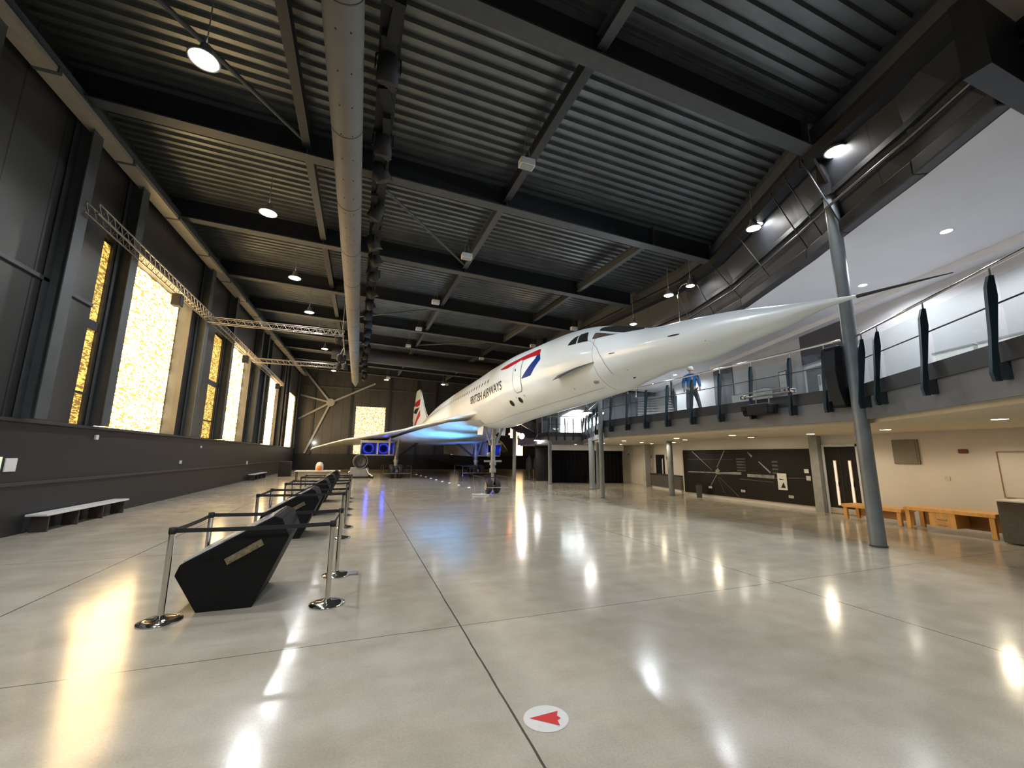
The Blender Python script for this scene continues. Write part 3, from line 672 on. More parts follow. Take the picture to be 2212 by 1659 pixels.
    # flat lower fairing joining the belly to the wing
# belly fairing under the wing centre
m = MB(); vs = []
for y, hw, z in [(20.0, .9, 3.36), (23, 1.9, 3.42), (27, 2.6, 3.30), (31, 3.4, 3.1), (36, 4.2, 2.85), (42, 4.6, 2.85), (52, 3.6, 3.1)]:
    vs += [(AX-hw, y, z+.32), (AX-hw*.8, y, z+.12), (AX, y, z), (AX+hw*.8, y, z+.12), (AX+hw, y, z+.32)]
fs = []
for i in range(6):
    for k in range(4): fs.append((i*5+k, i*5+k+1, i*5+k+6, i*5+k+5))
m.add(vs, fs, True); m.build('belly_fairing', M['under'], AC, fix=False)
# fin with speedbird-style flag
fin = [(42.6, 5.2), (43.5, 5.95), (45.4, 6.85), (47.2, 8.05), (49.3, 9.5), (49.9, 9.75), (52.3, 9.85), (52.9, 9.6), (53.9, 8.2), (54.6, 8.1), (55.3, 6.2), (54.8, 6.1), (55.2, 4.3), (48, 4.2)]
FIN = MB().prism(fin, AX-.09, AX+.09, lambda u, v, t: (t, u, v)).build('tail_fin', M['white'], AC, bevel=.05)
def finp(poly, nm, mt): MB().prism(poly, AX-.1, AX-.094, lambda u, v, t: (t, u, v)).build(nm, M[mt], FIN)
finp([(48.6, 8.4), (49.0, 7.7), (51.2, 7.75), (54.0, 8.1), (53.7, 8.45), (51.0, 8.5)], 'fin_flag_red', 'red')
finp([(49.2, 7.5), (52.8, 7.65), (54.6, 7.4), (53.6, 7.1), (51.5, 6.9), (50.4, 7.2)], 'fin_flag_navy', 'navy')
finp([(48.6, 7.1), (50.0, 6.9), (53.6, 5.6), (54.8, 4.6), (54.4, 4.5), (51.0, 5.9), (48.2, 6.4)], 'fin_flag_stripe', 'red')
# engine nacelles
for sd in (1, -1):
    cxn = AX-sd*5.0; hw = 1.42; y0 = 37.9
    m = MB(); zt_, zb_ = 3.12, 1.82
    # outer shell (open front, slanted lip) tapering to the rear
    def ring(y, w_, a, b): return [(cxn-w_, y, b), (cxn+w_, y, b), (cxn+w_, y, a), (cxn-w_, y, a)]
    r0, r1, r2 = ring(y0, hw, zt_, zb_), ring(y0+7, hw, 3.4, 1.9), ring(y0+15, hw*.9, 3.3, 2.1)
    r0[0] = (r0[0][0], y0+.5, r0[0][2]); r0[1] = (r0[1][0], y0+.5, r0[1][2])
    ri = [(cxn-hw+.07, y0+.5, zb_+.1), (cxn+hw-.07, y0+.5, zb_+.1), (cxn+hw-.07, y0+.02, zt_-.2), (cxn-hw+.07, y0+.02, zt_-.2)]
    rk = [(cxn-hw+.1, y0+4, zb_+.14), (cxn+hw-.1, y0+4, zb_+.14), (cxn+hw-.1, y0+4, zt_-.14), (cxn-hw+.1, y0+4, zt_-.14)]
    vs = r0+r1+r2+ri+rk; fs = []
    for a, b in ((0, 4), (4, 8), (0, 12)):
        for k in range(4): fs.append((a+k, a+(k+1) % 4, b+(k+1) % 4, b+k))
    fs.append((8, 9, 10, 11))
    m.add(vs, fs); nac = m.build('engine_nacelle', mat('nacelle_paint', (.62, .64, .66), .35, .1, .08) if sd == 1 else bpy.data.materials['nacelle_paint'], AC)
    MB().add(ri+rk, [(0, 1, 5, 4), (1, 2, 6, 5), (2, 3, 7, 6), (3, 0, 4, 7), (4, 5, 6, 7)]).build('intake_duct', M['inblue'], nac, fix=False)
    MB().box(cxn-.05, cxn+.05, y0+.05, y0+3.9, zb_+.12, zt_-.16).build('intake_divider', M['whitep'], nac)
    for dx in (-.68, .68):
        MB().lathe([(0, -.35), (.1, -.28), (.16, 0), (.5, .02), (.56, -.02), (.56, .05)], (cxn+dx, y0+3.6, (zt_+zb_)/2), (0, 1, 0), 24).build('compressor_face', M['inblue'], nac)
        light('POINT', (cxn+dx, y0+1.3, 2.45), 16, (.03, .07, 1), .12, AC, name='intake_light')
# landing gear
def wheel(m, c, r, wd):
    m.lathe([(r*.5, -wd/2), (r*.86, -wd/2), (r*.97, -wd*.33), (r, 0), (r*.97, wd*.33), (r*.86, wd/2), (r*.5, wd/2)], c, (1, 0, 0), 28)
    return m
gy = 20.6
ng = MB().tube([(AX, gy, .45), (AX, gy, 1.15)], .075, 14).tube([(AX, gy, 1.15), (AX, gy-.02, 3.4)], .12, 16).tube([(AX, gy, 1.05), (AX, gy, 1.25)], .17, 16).tube([(AX, gy, 1.42), (AX, gy, 1.56)], .17, 16).tube([(AX-.32, gy, .37), (AX+.32, gy, .37)], .06, 10)
ng.bar((AX-.46, gy, 1.62), (AX+.46, gy, 1.62), .1, .1).tube([(AX, gy-.1, .62), (AX, gy-.1, .85)], .05, 8)
G_ = ng.build('nose_gear', M['gear'], AC)
for sx in (-1, 1):
    MB().tube([(AX+sx*.14, gy, 2.45), (AX+sx*.5, gy-.1, 3.42)], .07, 10).build('drag_strut', M['gear'], G_)
    wheel(MB(), (AX+sx*.22, gy, .37), .37, .23).build('wheel', M['rubber'], G_)
    MB().lathe([(0, 0), (.17, .0), (.2, .03)], (AX+sx*.34, gy, .37), (sx, 0, 0), 16).build('wheel_hub', M['gear'], G_)
    MB().prism([(gy-.2, 3.4), (gy+.9, 3.35), (gy+.85, 3.0), (gy-.1, 2.95)], AX+sx*.60, AX+sx*.62, lambda u, v, t: (t, u, v)).build('gear_door', M['white'], G_)
MB().lathe([(0, 0), (.1, 0), (.13, -.06), (0, -.06)], (AX-.2, gy+.1, 1.95), (0, 1, 0), 14).build('landing_light', M['gear'], G_)
for sd in (1, -1):
    gx, g2 = AX-sd*3.5, 36.6
    m = MB().tube([(gx, g2, .7), (gx, g2, 3.4)], .17, 14).bar((gx, g2-.85, .58), (gx, g2+.85, .58), .2, .22).tube([(gx, g2, 1.3), (gx, g2, 1.5)], .22, 14)
    mg = m.build('main_gear', M['gear'], AC)
    MB().tube([(gx, g2, 1.6), (gx+sd*2.2, g2+.2, 3.3)], .09, 10).build('side_strut', M['steel_dk'], mg)
    MB().tube([(gx, g2-.1, 1.5), (gx-.02, g2-2.0, 3.3)], .07, 10).build('drag_strut', M['gear'], mg)
    MB().prism([(g2-1.1, 3.3), (g2+1.0, 3.3), (g2+.8, 1.9), (g2-.8, 1.9)], gx-sd*.62-.02, gx-sd*.62+.02, lambda u, v, t: (t, u, v)).build('gear_door', M['greyp'], mg)
    for dy in (-.62, .62):
        for dx in (-.34, .34):
            wheel(MB(), (gx+dx, g2+dy, .545), .545, .34).build('wheel', M['rubber'], mg)

# ------------------------------------------------------------------ things on the floor
# display consoles
prof = [(-1.71, 0), (-1.12, 0), (-.77, .83), (-.87, 1.06), (-.96, 1.10), (-1.93, .56), (-1.97, .44)]
names = ['nearest the camera', 'second in the row', 'third in the row', 'fourth in the row', 'farthest in the row']
root = thing('display_console', (-1.4, 6.3, 0), 'black angular display console with sloping top coloured as lamp glare, ' + names[0], 'display console', 'black display consoles in a row')
B_ = MB().prism(prof, 6.32, 7.42, lambda u, v, t: (u, t, v)).build('body', mat('console_black', (.006, .006, .006), .55, 0, .2, 3, spec=.2), root, bevel=.012)
MB().prism([(-1.90, .58), (-.98, 1.09), (-.975, 1.112), (-1.91, .60)], 6.36, 7.38, lambda u, v, t: (u, t, v)).build('top_panel', mat('pale_glare_panel', (.7, .7, .7), .08, 0, .25, 2.2), root)  # pale colour stands in for lamp glare on the sloping top
def cs(u, v): return (u, 6.312, v)
pn = mat('brass_name_plate', (.26, .21, .13), .3, .5, .5, 22)
MB().prism([(-1.47, .60), (-1.43, .53), (-1.05, .745), (-1.09, .82)], 6.3, 6.318, lambda u, v, t: (u, t, v)).build('name_plate', pn, root)
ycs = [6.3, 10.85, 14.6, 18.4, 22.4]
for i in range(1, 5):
    dup(root, (-1.4, ycs[i], 0), 'black angular display console with sloping top coloured as lamp glare, ' + names[i])
# belt posts round the consoles
P0 = thing('belt_post', (-2.0, 6.15, 0), '', 'barrier post', 'chrome belt barrier posts')
MB().lathe([(0, 0), (.215, 0), (.215, .014), (.15, .034), (.05, .045), (.032, .07), (0, .07)], (-2.0, 6.15, 0), n=32).build('base', M['chrome'], P0)
MB().tube([(-2.0, 6.15, .04), (-2.0, 6.15, .96)], .032, 20).build('tube', M['chrome'], P0)
MB().lathe([(0, 0), (.038, 0), (.04, .03), (.038, .075), (0, .08)], (-2.0, 6.15, .955), n=20).build('cassette', M['blackm'], P0)
wr = ['front left corner', 'front right corner', 'back right corner', 'back left corner']
rect = [(6.15, 7.5), (10.65, 12.15), (14.4, 15.9), (18.2, 19.7)]
nm_ = ['nearest console', 'second console', 'third console', 'fourth console']
first = True
for i, (ya, yb) in enumerate(rect):
    cr = [(-1.99, ya), (-.24, ya), (-.19, yb), (-1.98, yb)]
    for j, (x, y) in enumerate(cr):
        lb = 'chrome belt barrier post at the %s of the %s' % (wr[j], nm_[i])
        if first: P = P0; P.location = (x, y, 0); P['label'] = lb; first = False
        else: P = dup(P0, (x, y, 0), lb)
        if j == 0:
            pass
    for j in range(4):
        if j == 3 and i > 0: pass
        (a, b), (c, d) = cr[j], cr[(j+1) % 4]
        dv = Vector((c-a, d-b, 0)).normalized()*.04; n = 8; vs = []
        for k in range(n+1):
            t = k/n; x, y = a+dv.x+(c-a-2*dv.x)*t, b+dv.y+(d-b-2*dv.y)*t; sag = -.012*math.sin(math.pi*t)
            vs += [(x, y, .965+sag), (x, y, 1.015+sag)]
        m = MB().add(vs, [(2*k, 2*k+2, 2*k+3, 2*k+1) for k in range(n)]); o = m.build('barrier_belt', M['belt'], fix=False)
        sd_ = o.modifiers.new('thick', 'SOLIDIFY'); sd_.thickness = .004
        tag(o, 'black retractable belt along the %s side of the %s' % (['near', 'right', 'far', 'left'][j], nm_[i]), 'barrier belt', 'black belts between the barrier posts')
    if i < 1:
        tag(MB().prism([(0, 0), (.3, 0), (.3, .16), (0, .16)], .0, .028, lambda u, v, t: (-.17+u, 7.42+v, t)).build('floor_plate', M['gear'], bevel=.005), 'flat metal foot plate beside the back right belt post of the nearest console', 'floor plate')
# floor sticker
st = thing('floor_sticker', (1.43, 3.09, 0), 'round white floor sticker with a red arrow pointing left', 'sticker')
c0 = Vector((1.43, 3.083)); m = MB()
m.add([(c0.x+.168*math.cos(2*math.pi*k/48), c0.y+.156*math.sin(2*math.pi*k/48), .0025) for k in range(48)], [tuple(range(48))]); m.build('disc', mat('white_vinyl', (.74, .73, .70), .35, 0, .04), st)
arr = [(1.313, 3.121), (1.548, 3.131), (1.519, 3.081), (1.532, 3.045), (1.498, 3.03), (1.488, 2.971)]
MB().add([(x, y, .0042) for x, y in arr], [tuple(range(6))]).build('arrow', mat('red_vinyl', (.62, .04, .04), .35, 0, .04), st)
# benches on the left
def bench(x0, x1, y0, y1, h, label, legs=4, mt='whitep'):
    r = thing('bench', ((x0+x1)/2, y0, 0), label, 'bench', 'long benches by the left wall')
    MB().box(x0, x1, y0, y1, h-.05, h).build('seat', M[mt], r, bevel=.01)
    for k in range(legs):
        y = y0+.15+(y1-y0-.34)*k/(legs-1); MB().box(x0+.04, x1-.04, y, y+.04, 0, h-.05).build('leg', mat('bench_leg_brown', (.05, .04, .035), .5) if 'bench_leg_brown' not in bpy.data.materials else bpy.data.materials['bench_leg_brown'], r)
    return r
bench(-7.26, -6.85, 13.4, 17.2, .43, 'long pale topped bench against the left wall, nearest the camera')
bench(-7.24, -6.8, 34.6, 38.8, .43, 'small distant pale bench against the left wall beyond the consoles')
r = thing('low_table', (-2.6, 33.2, 0), 'long low pale table standing beyond the far end of the consoles', 'table')
MB().box(-4.1, -1.1, 33, 33.9, .66, .72).build('table_top', M['whitep'], r, bevel=.01)
for x in (-4.0, -1.2):
    for y in (33.1, 33.8): MB().box(x-.025, x+.025, y-.025, y+.025, 0, .66).build('leg', M['steel_dk'], r)
r = thing('display_helmet', (-2.55, 33.4, .72), 'small orange and white display piece on the low pale table', 'display piece')
MB().lathe([(0, .62), (.16, .58), (.25, .42), (.27, .2), (.25, 0), (0, 0)], (-2.55, 33.5, .72), n=20).build('shell', M['whitep'], r)
MB().lathe([(0, .36), (.1, .34), (.16, .22), (.17, .02), (0, .02)], (-2.55, 33.3, .74), n=18).build('core', mat('orange_paint', (.8, .22, .04), .5, 0, .1), r)
tag(MB().box(-6.2, -5.3, 40, 40.8, 0, 1.25).build('dark_crate', M['blackm'], bevel=.03), 'black crate standing near the left wall at the far end of the hall', 'crate')
# engine on a stand
r = thing('engine_display', (.25, 37.6, 0), 'jet engine with dark open intake on a pale display stand', 'engine')
MB().lathe([(.42, 0), (.58, .02), (.6, .25), (.52, 1.2), (.5, 3.2), (.36, 3.8), (0, 3.8)], (.25, 36.4, 1.35), (0, 1, 0), 32).build('casing', M['steel_dk'], r)
MB().lathe([(.58, .02), (.54, .0), (.5, .3), (.5, .6), (0, .6)], (.25, 36.4, 1.35), (0, 1, 0), 32).build('intake_ring', M['gear'], r)
MB().lathe([(0, 0), (.09, .1), (.12, .3)], (.25, 36.65, 1.35), (0, 1, 0), 16).build('spinner', M['gear'], r)
MB().box(-.5, .95, 36.5, 39.8, .1, .78).build('cradle', M['greyp'], r, bevel=.03)
MB().box(-.95, 1.35, 36.3, 40, 0, .12).build('plinth', M['blackm'], r)
MB().tube([(-.6, 36.6, .12), (-.6, 36.6, .45), (-.2, 36.6, .75)], .06, 8).tube([(.75, 36.5, .75), (.95, 36.4, .35), (1.3, 36.3, .14)], .1, 10).build('pipework', M['chrome'], r)
# barriers round the landing gear
def barrier(x0, x1, y0, y1, h, label):
    r = thing('wheel_barrier', ((x0+x1)/2, y0, 0), label, 'barrier', 'thin metal barriers round the wheels')
    for x in (x0, x1):
        for y in (y0, y1): MB().tube([(x, y, 0), (x, y, h)], .018, 8).build('post', M['chrome'], r)
    MB().bar((x0, y0, h), (x1, y0, h), .03, .04).bar((x0, y1, h), (x1, y1, h), .03, .04).bar((x0, y0, h), (x0, y1, h), .03, .04).bar((x1, y0, h), (x1, y1, h), .03, .04).build('top_rail', M['blackm'], r)
    MB().bar((x0, y0, h*.42), (x1, y0, h*.42), .02, .035).build('mid_rail', M['gear'], r)
    return r
barrier(AX-.75, AX+.55, 19.7, 21.6, .84, 'thin metal barrier round the nose wheel')
barrier(AX-3.5-1.1, AX-3.5+1.1, 34.9, 38.0, 1.0, 'thin metal barrier round the left-hand main wheels')
barrier(AX+3.5-1.6, AX+3.5+.9, 34.9, 38.0, 1.0, 'thin metal barrier round the right-hand main wheels')
tag(MB().tube([(AX-.6, 20.0, .05), (AX-1.0, 19.8, .04), (AX-1.25, 19.9, .04)], .035, 8).tube([(AX-1.1, 19.7, .03), (AX-.5, 19.55, .03)], .02, 8).build('wheel_chock_strap', M['whitep']), 'small pale strap lying left of the nose wheel', 'strap')
# row of little floor lamps
fl0 = None
for k, (x, y) in enumerate([(6.3, 24.2), (6.15, 26.2), (6.0, 28.3), (5.9, 30.3), (5.8, 32.3), (5.75, 34.5), (5.7, 36.8), (5.6, 39.2), (5.5, 41.5)]):
    lb = 'small round white floor lamp under the aircraft, %s from the camera' % ordn[k]
    if fl0 is None:
        fl0 = thing('floor_lamp', (x, y, 0), lb, 'floor lamp', 'row of floor lamps under the aircraft')
        MB().lathe([(.11, 0), (.11, .03), (.085, .045)], (x, y, 0), n=16).build('rim', M['gear'], fl0)
        MB().lathe([(0, .04), (.085, .04)], (x, y, 0), n=16).build('lens', emis('floor_lamp_lens', (.85, .92, 1), 5), fl0)
    else: dup(fl0, (x, y, 0), lb)
light('SPOT', (5.2, 22.6, .15), 900, (.12, .5, 1), .15, None, (4.9, 23.4, 3.6), 75, .9, 'belly_uplight')
light('SPOT', (5.8, 28, .15), 1500, (.12, .48, 1), .15, None, (5.4, 28.5, 3.4), 95, .9, 'belly_uplight')
light('SPOT', (2.6, 30, .15), 300, (.3, .5, 1), .15, None, (3.2, 31.5, 3.4), 90, .9, 'belly_uplight')
light('SPOT', (8.2, 33, .15), 400, (.1, .3, 1), .15, None, (8.4, 36, 3.0), 90, .9, 'belly_uplight')

# ------------------------------------------------------------------ ground floor right-hand side
r = thing('photo_mural', (16, 14, 0), 'huge black photographic mural of an aircraft on the right wall', 'mural')
MB().box(15.94, 15.985, 10.75, 17.25, .16, 2.26).build('panel', M['black'], r)
gm = mat('mural_grey', (.06, .062, .065), .5, 0, .4, 4); gl_ = mat('mural_light_grey', (.24, .24, .24), .5, 0, .4, 4)
def mur(pts, mt, nm='mural_streak'):
    MB().add([(15.934, y, z) for y, z in pts], [tuple(range(len(pts)))]).build(nm, mt, r)
def murl(a, b, w0, w1, mt):
    d = Vector((b[0]-a[0], b[1]-a[1])).normalized(); n = Vector((-d.y, d.x))
    mur([(a[0]+n.x*w0, a[1]+n.y*w0), (b[0]+n.x*w1, b[1]+n.y*w1), (b[0]-n.x*w1, b[1]-n.y*w1), (a[0]-n.x*w0, a[1]-n.y*w0)], mt)
murl((16.95, 1.18), (15.2, 1.2), .03, .02, gl_); murl((15.05, 1.18), (13.8, 1.22), .045, .05, gl_); murl((13.5, 1.15), (12.25, 1.14), .06, .07, gl_); murl((12.2, 1.1), (11.0, 1.16), .02, .008, gm)
murl((16.6, 2.2), (15.4, 1.3), .02, .012, gl_); murl((14.6, 2.24), (15.1, 1.45), .03, .02, gl_); murl((15.15, 1.1), (15.6, .5), .02, .012, gl_); murl((15.0, 1.0), (14.0, .2), .012, .022, gm); murl((15.1, 1.0), (14.7, .2), .008, .01, gm)
murl((13.4, 2.15), (13.2, 1.95), .015, .05, gl_); murl((12.9, 1.75), (12.4, 1.3), .02, .035, gl_); murl((16.9, 1.8), (14.2, 1.82), .008, .006, gm); murl((13.9, .98), (12.3, .93), .02, .012, gm)
for z in (1.35, 1.47, 1.6, 1.72, 1.85): murl((14.0, z), (13.55, z), .03, .03, gm)
for z in (1.3, 1.45, 1.6, 1.75): murl((12.3, z), (12.05, z), .04, .03, gm)
mur([(15.2, 1.3), (15.05, 1.42), (14.95, 1.3), (15.05, 1.12), (15.2, 1.15)], gl_)
r2 = thing('poster', (15.92, 11.9, .66), 'white poster with a small dark aircraft drawing on the mural', 'poster')
MB().box(15.90, 15.925, 11.72, 12.1, .66, 1.3).build('sheet', M['whitep'], r2)
MB().add([(15.897, 12.03, 1.1), (15.897, 11.78, 1.05), (15.897, 12.0, 1.04)], [(0, 1, 2)]).add([(15.897, 11.98, .74), (15.897, 11.86, .96), (15.897, 11.78, .74)], [(0, 1, 2)]).build('print', M['navy'], r2)
tag(MB().box(15.9, 15.93, 10.83, 11.0, 1.35, 1.5).build('wall_notice', M['whitep'], bevel=.01), 'small square white notice at the right end of the mural, upper one', 'notice')
tag(MB().box(15.9, 15.93, 10.78, 10.95, 1.08, 1.25).build('wall_notice', mat('pale_notice', (.5, .52, .55), .5), bevel=.01), 'small pale grey notice at the right end of the mural, lower one', 'notice')
for y, z, lb in ((15.57, .5, 'left one near the bin'), (13.77, .47, 'middle one'), (11.62, .42, 'right one near the doors')):
    q = thing('wall_socket', (15.93, y, z), 'small white twin socket low on the mural, ' + lb, 'socket', 'sockets on the mural')
    MB().box(15.915, 15.94, y-.1, y+.1, z-.05, z+.05).build('plate', M['whitep'], q, bevel=.006); MB().box(15.905, 15.915, y-.06, y-.02, z-.025, z+.025).box(15.905, 15.915, y+.02, y+.06, z-.025, z+.025).build('switch', M['greyp'], q)
q = thing('waste_bin', (15.3, 15.4, 0), 'dark grey waste bin in front of the mural', 'bin')
MB().lathe([(.0, 0), (.16, 0), (.2, .55), (.2, .6), (.0, .6)], (15.55, 15.9, 0), n=4, smooth=False).build('body', M['bin'], q); MB().lathe([(.21, .6), (.21, .65), (0, .68)], (15.55, 15.9, 0), n=4, smooth=False).build('lid', M['blackm'], q)
# pillar between mural and doors, double doors
struct(MB().box(15.75, 16, 10.32, 10.62, 0, 2.72).build('trim_8', mat('pillar_grey', (.32, .33, .33), .5)))
struct(MB().box(15.93, 16, 10.22, 10.3, 0, 2.32).box(15.93, 16, 9.12, 9.2, 0, 2.4).box(15.93, 16, 9.12, 10.3, 2.32, 2.4).build('trim_9', M['white_wall']))
d_ = MB().box(15.95, 15.99, 9.2, 10.22, .02, 2.32).build('door_1', M['black'], bevel=.004); struct(d_)
MB().box(15.935, 15.95, 9.70, 9.715, .02, 2.32).build('door_gap', M['steel_dk'], d_)
for y in (9.9, 9.42):
    MB().box(15.93, 15.95, y-.055, y+.055, .28, 1.85).build('door_window_frame', M['orange_dk'], d_)
    MB().box(15.922, 15.932, y-.035, y+.035, .31, 1.82).build('door_window', emis('lit_door_glass', (1, .93, .78), .38), d_)
    MB().box(15.93, 15.95, y-.055, y+.055, .95, 1.1).build('door_handle', M['gear'], d_)
MB().box(15.93, 15.95, 9.2, 10.22, .02, .2).build('kick_plate', M['gear'], d_)
q = thing('wall_grille', (16, 7.8, 1.75), 'square taupe ventilation panel high on the cream wall', 'vent')
MB().box(15.94, 16, 7.5, 8.15, 1.75, 2.5).build('frame', M['brownp'], q, bevel=.01); MB().box(15.93, 15.945, 7.55, 8.1, 1.8, 2.45).build('grille', M['brownp'], q)
tag(MB().box(15.93, 16, 6.42, 6.62, 2.08, 2.19).build('fire_alarm', M['redp'], bevel=.02), 'small red alarm sounder on the cream wall', 'alarm')
tag(MB().box(15.98, 16, 6.9, 7.02, 1.3, 1.42).build('switch_plate', mat('pale_switch', (.62, .6, .55), .4)), 'faint pale switch plate on the cream wall above the desk', 'switch')
q = thing('whiteboard', (15.98, 5.0, .9), 'thin framed white board at the right edge of the cream wall', 'whiteboard')
MB().box(15.97, 15.99, 3.6, 5.86, .95, 2.1).build('board', M['cream_wall'], q); m = MB()
for a in ((3.6, 5.88, .93, .95), (3.6, 5.88, 2.1, 2.12), (5.86, 5.88, .95, 2.1)): m.box(15.955, 15.99, *a)
m.build('frame', mat('thin_brown_frame', (.3, .16, .1), .5), q)
tag(MB().box(15.955, 15.975, 4.3, 5.2, 1.35, 2.02).build('room_notice', mat('warm_white_panel', (.7, .64, .55), .5)), 'faint cream sheet pinned on the white board', 'notice')
# beech desks
def desk(x0, x1, y0, y1, h, label, drawers=False):
    q = thing('desk', ((x0+x1)/2, y0, 0), label, 'desk', 'orange beech desks by the cream wall')
    MB().box(x0, x1, y0, y1, h-.1, h).build('desk_top', M['orange'], q, bevel=.012)
    for (x, y) in ((x0+.06, y0+.08), (x0+.06, y1-.08), (x1-.06, y0+.08), (x1-.06, y1-.08)):
        MB().prism([(x-.045, y-.05), (x+.045, y-.05), (x+.045, y+.05), (x-.045, y+.05)], .03, h-.1, lambda u, v, t: (u, v, t)).build('leg', M['orange'], q, bevel=.01)
    MB().box(x1-.05, x1-.03, y0+.1, y1-.1, .12, h-.1).build('back_panel', M['orange_dk'], q)
    if drawers:
        ym = (y0+y1)/2+.1; c = MB().box(x0+.02, x1-.1, ym-.26, ym+.26, .16, h-.1).build('drawer_unit', M['orange'], q)
        for z in (.22, .36): MB().tube([(x0+.005, ym-.1, z), (x0+.005, ym+.1, z)], .012, 8).build('drawer_handle', M['gear'], c)
    return q
desk(14.55, 15.25, 7.45, 9.0, .5, 'plain orange beech bench desk in front of the black double doors')
desk(14.35, 15.1, 5.5, 7.3, .62, 'larger orange beech desk with two drawers beside the grey cabinet', True)
q = thing('cabinet', (14.6, 4.8, 0), 'dark grey fabric covered cabinet at the right edge of the picture', 'cabinet')
MB().box(14.1, 15.2, 3.9, 5.35, .03, .95).build('body', mat('grey_felt', (.11, .1, .09), .9, 0, .12, 20), q, bevel=.02)
MB().box(14.08, 15.22, 3.88, 5.37, .95, .98).build('top', M['whitep'], q)
MB().tube([(14.07, 4.6, .45), (14.07, 4.9, .45)], .014, 8).build('handle', M['chrome'], q)
tag(MB().lathe([(0, .12), (.05, .11), (.07, .06), (.06, 0), (0, 0)], (14.5, 4.75, .98), n=16).build('desk_object', M['blackm']), 'small dark rounded object on top of the grey cabinet', 'object')
# counter, far doors, signs
q = thing('reception_counter', (17.2, 20, 0), 'low dark brown counter behind the grey column', 'counter')
MB().bar((16.95, 18.4, .48), (17.95, 22.2, .48), .3, .72).build('front', mat('brown_grey_laminate', (.09, .078, .075), .5), q)
MB().bar((16.95, 18.4, .86), (17.95, 22.2, .86), .4, .04).build('top', M['blackm'], q); MB().bar((16.99, 18.5, .06), (17.97, 22.1, .06), .26, .12).build('plinth', M['whitep'], q)
def gwx(y): return 17.7+(y-18.0)*1.3/7.5
def gpan(y0, y1, z0, z1, off=.03): return MB().prism([(gwx(y0)-.005, y0), (gwx(y1)-.005, y1), (gwx(y1)-off-.005, y1), (gwx(y0)-off-.005, y0)], z0, z1, lambda u, v, t: (u, v, t))
d_ = struct(gpan(21.4, 22.4, 0, 2.05).build('door_2', M['black'])); gpan(21.55, 21.65, .7, 1.8, .04).build('door_window', M['whitep'], d_)
d_ = struct(gpan(23.6, 24.0, 0, 1.95).build('door_3', mat('dark_brown_door', (.05, .02, .015), .5)))
struct(MB().box(17.85, 18.35, 22.75, 23.0, 0, 2.72).build('trim_10', mat('pillar_warm_grey', (.42, .42, .4), .5)))
tag(gpan(22.95, 23.5, 1.82, 2.02, .06).build('projecting_sign', mat('maroon_sign', (.16, .04, .04), .5)), 'small maroon sign above the narrow dark doorway', 'sign')
tag(gpan(20.6, 21.1, 1.75, 1.95, .06).build('projecting_sign', mat('slate_sign', (.12, .14, .14), .5)), 'small slate grey sign beside the doorway behind the counter', 'sign')
tag(gpan(23.0, 23.14, .98, 1.2, .07).build('wall_phone', M['blackm']), 'small black wall phone between the far doorways', 'phone')
tag(MB().lathe([(0, -.06), (.06, -.04), (.07, 0)], (17.9, 24.6, 2.1), n=12).build('ceiling_camera', M['blackm']), 'little black dome camera high on the cream wall near the curtains', 'camera')
# black stage curtains under the gallery
def curtain(x0, y0, x1, y1, z0, z1, label, per=.28):
    L_ = math.hypot(x1-x0, y1-y0); n = int(L_/per*6); vs = []; nx, ny = -(y1-y0)/L_, (x1-x0)/L_
    for k in range(n+1):
        t = k/n; a = .06*math.sin(2*math.pi*L_*t/per)+.02*math.sin(7*t*L_)
        for z, g in ((z0, 1.), (z1, .7)): vs.append((x0+(x1-x0)*t+nx*a*g, y0+(y1-y0)*t+ny*a*g, z))
    o = MB().add(vs, [(2*k, 2*k+2, 2*k+3, 2*k+1) for k in range(n)], True).build('stage_curtain', M['cloth'], fix=False)
    return tag(o, label, 'curtain', 'black floor-length curtains under the gallery')
curtain(12.9, 27.2, 15.6, 26.35, .03, 2.3, 'black floor-length curtain between the two left grey columns')
curtain(15.7, 26.3, 18.0, 25.5, .03, 2.3, 'black floor-length curtain right of the thick grey column')
q = thing('curtain_track', (15.4, 26.4, 2.5), 'white pelmet above the black curtains', 'pelmet')
MB().bar((12.9, 27.15, 2.52), (18.1, 25.45, 2.52), .12, .38).build('pelmet', M['white_wall'], q)
# coats on a dark rack, under the gallery end
q = thing('coat_rack', (13.4, 30, 0), 'dark crowded coat rack standing left of the black curtains', 'rack')
for i, (x, y) in enumerate([(13.0, 31.0), (13.45, 30.6), (13.9, 30.2)]):
    MB().lathe([(.02, 1.75), (.16, 1.62), (.24, 1.35), (.27, .8), (.22, .55)], (x, y, .15), n=10).build('coat', M['blackm'], q)
    MB().tube([(x, y, .03), (x, y, 1.95)], .02, 6).build('pole', M['gear'], q)
MB().bar((12.8, 31.2, .05), (14.1, 30.05, .05), .4, .05).build('base', M['steel_dk'], q)
tag(MB().tube([(11.9, 27.6, 0), (11.9, 27.6, .95)], .02, 8).lathe([(0, 0), (.14, 0), (.12, .03), (0, .03)], (11.9, 27.6, 0), n=16).build('thin_post', M['chrome']), 'single thin metal post in front of the coat rack', 'post')
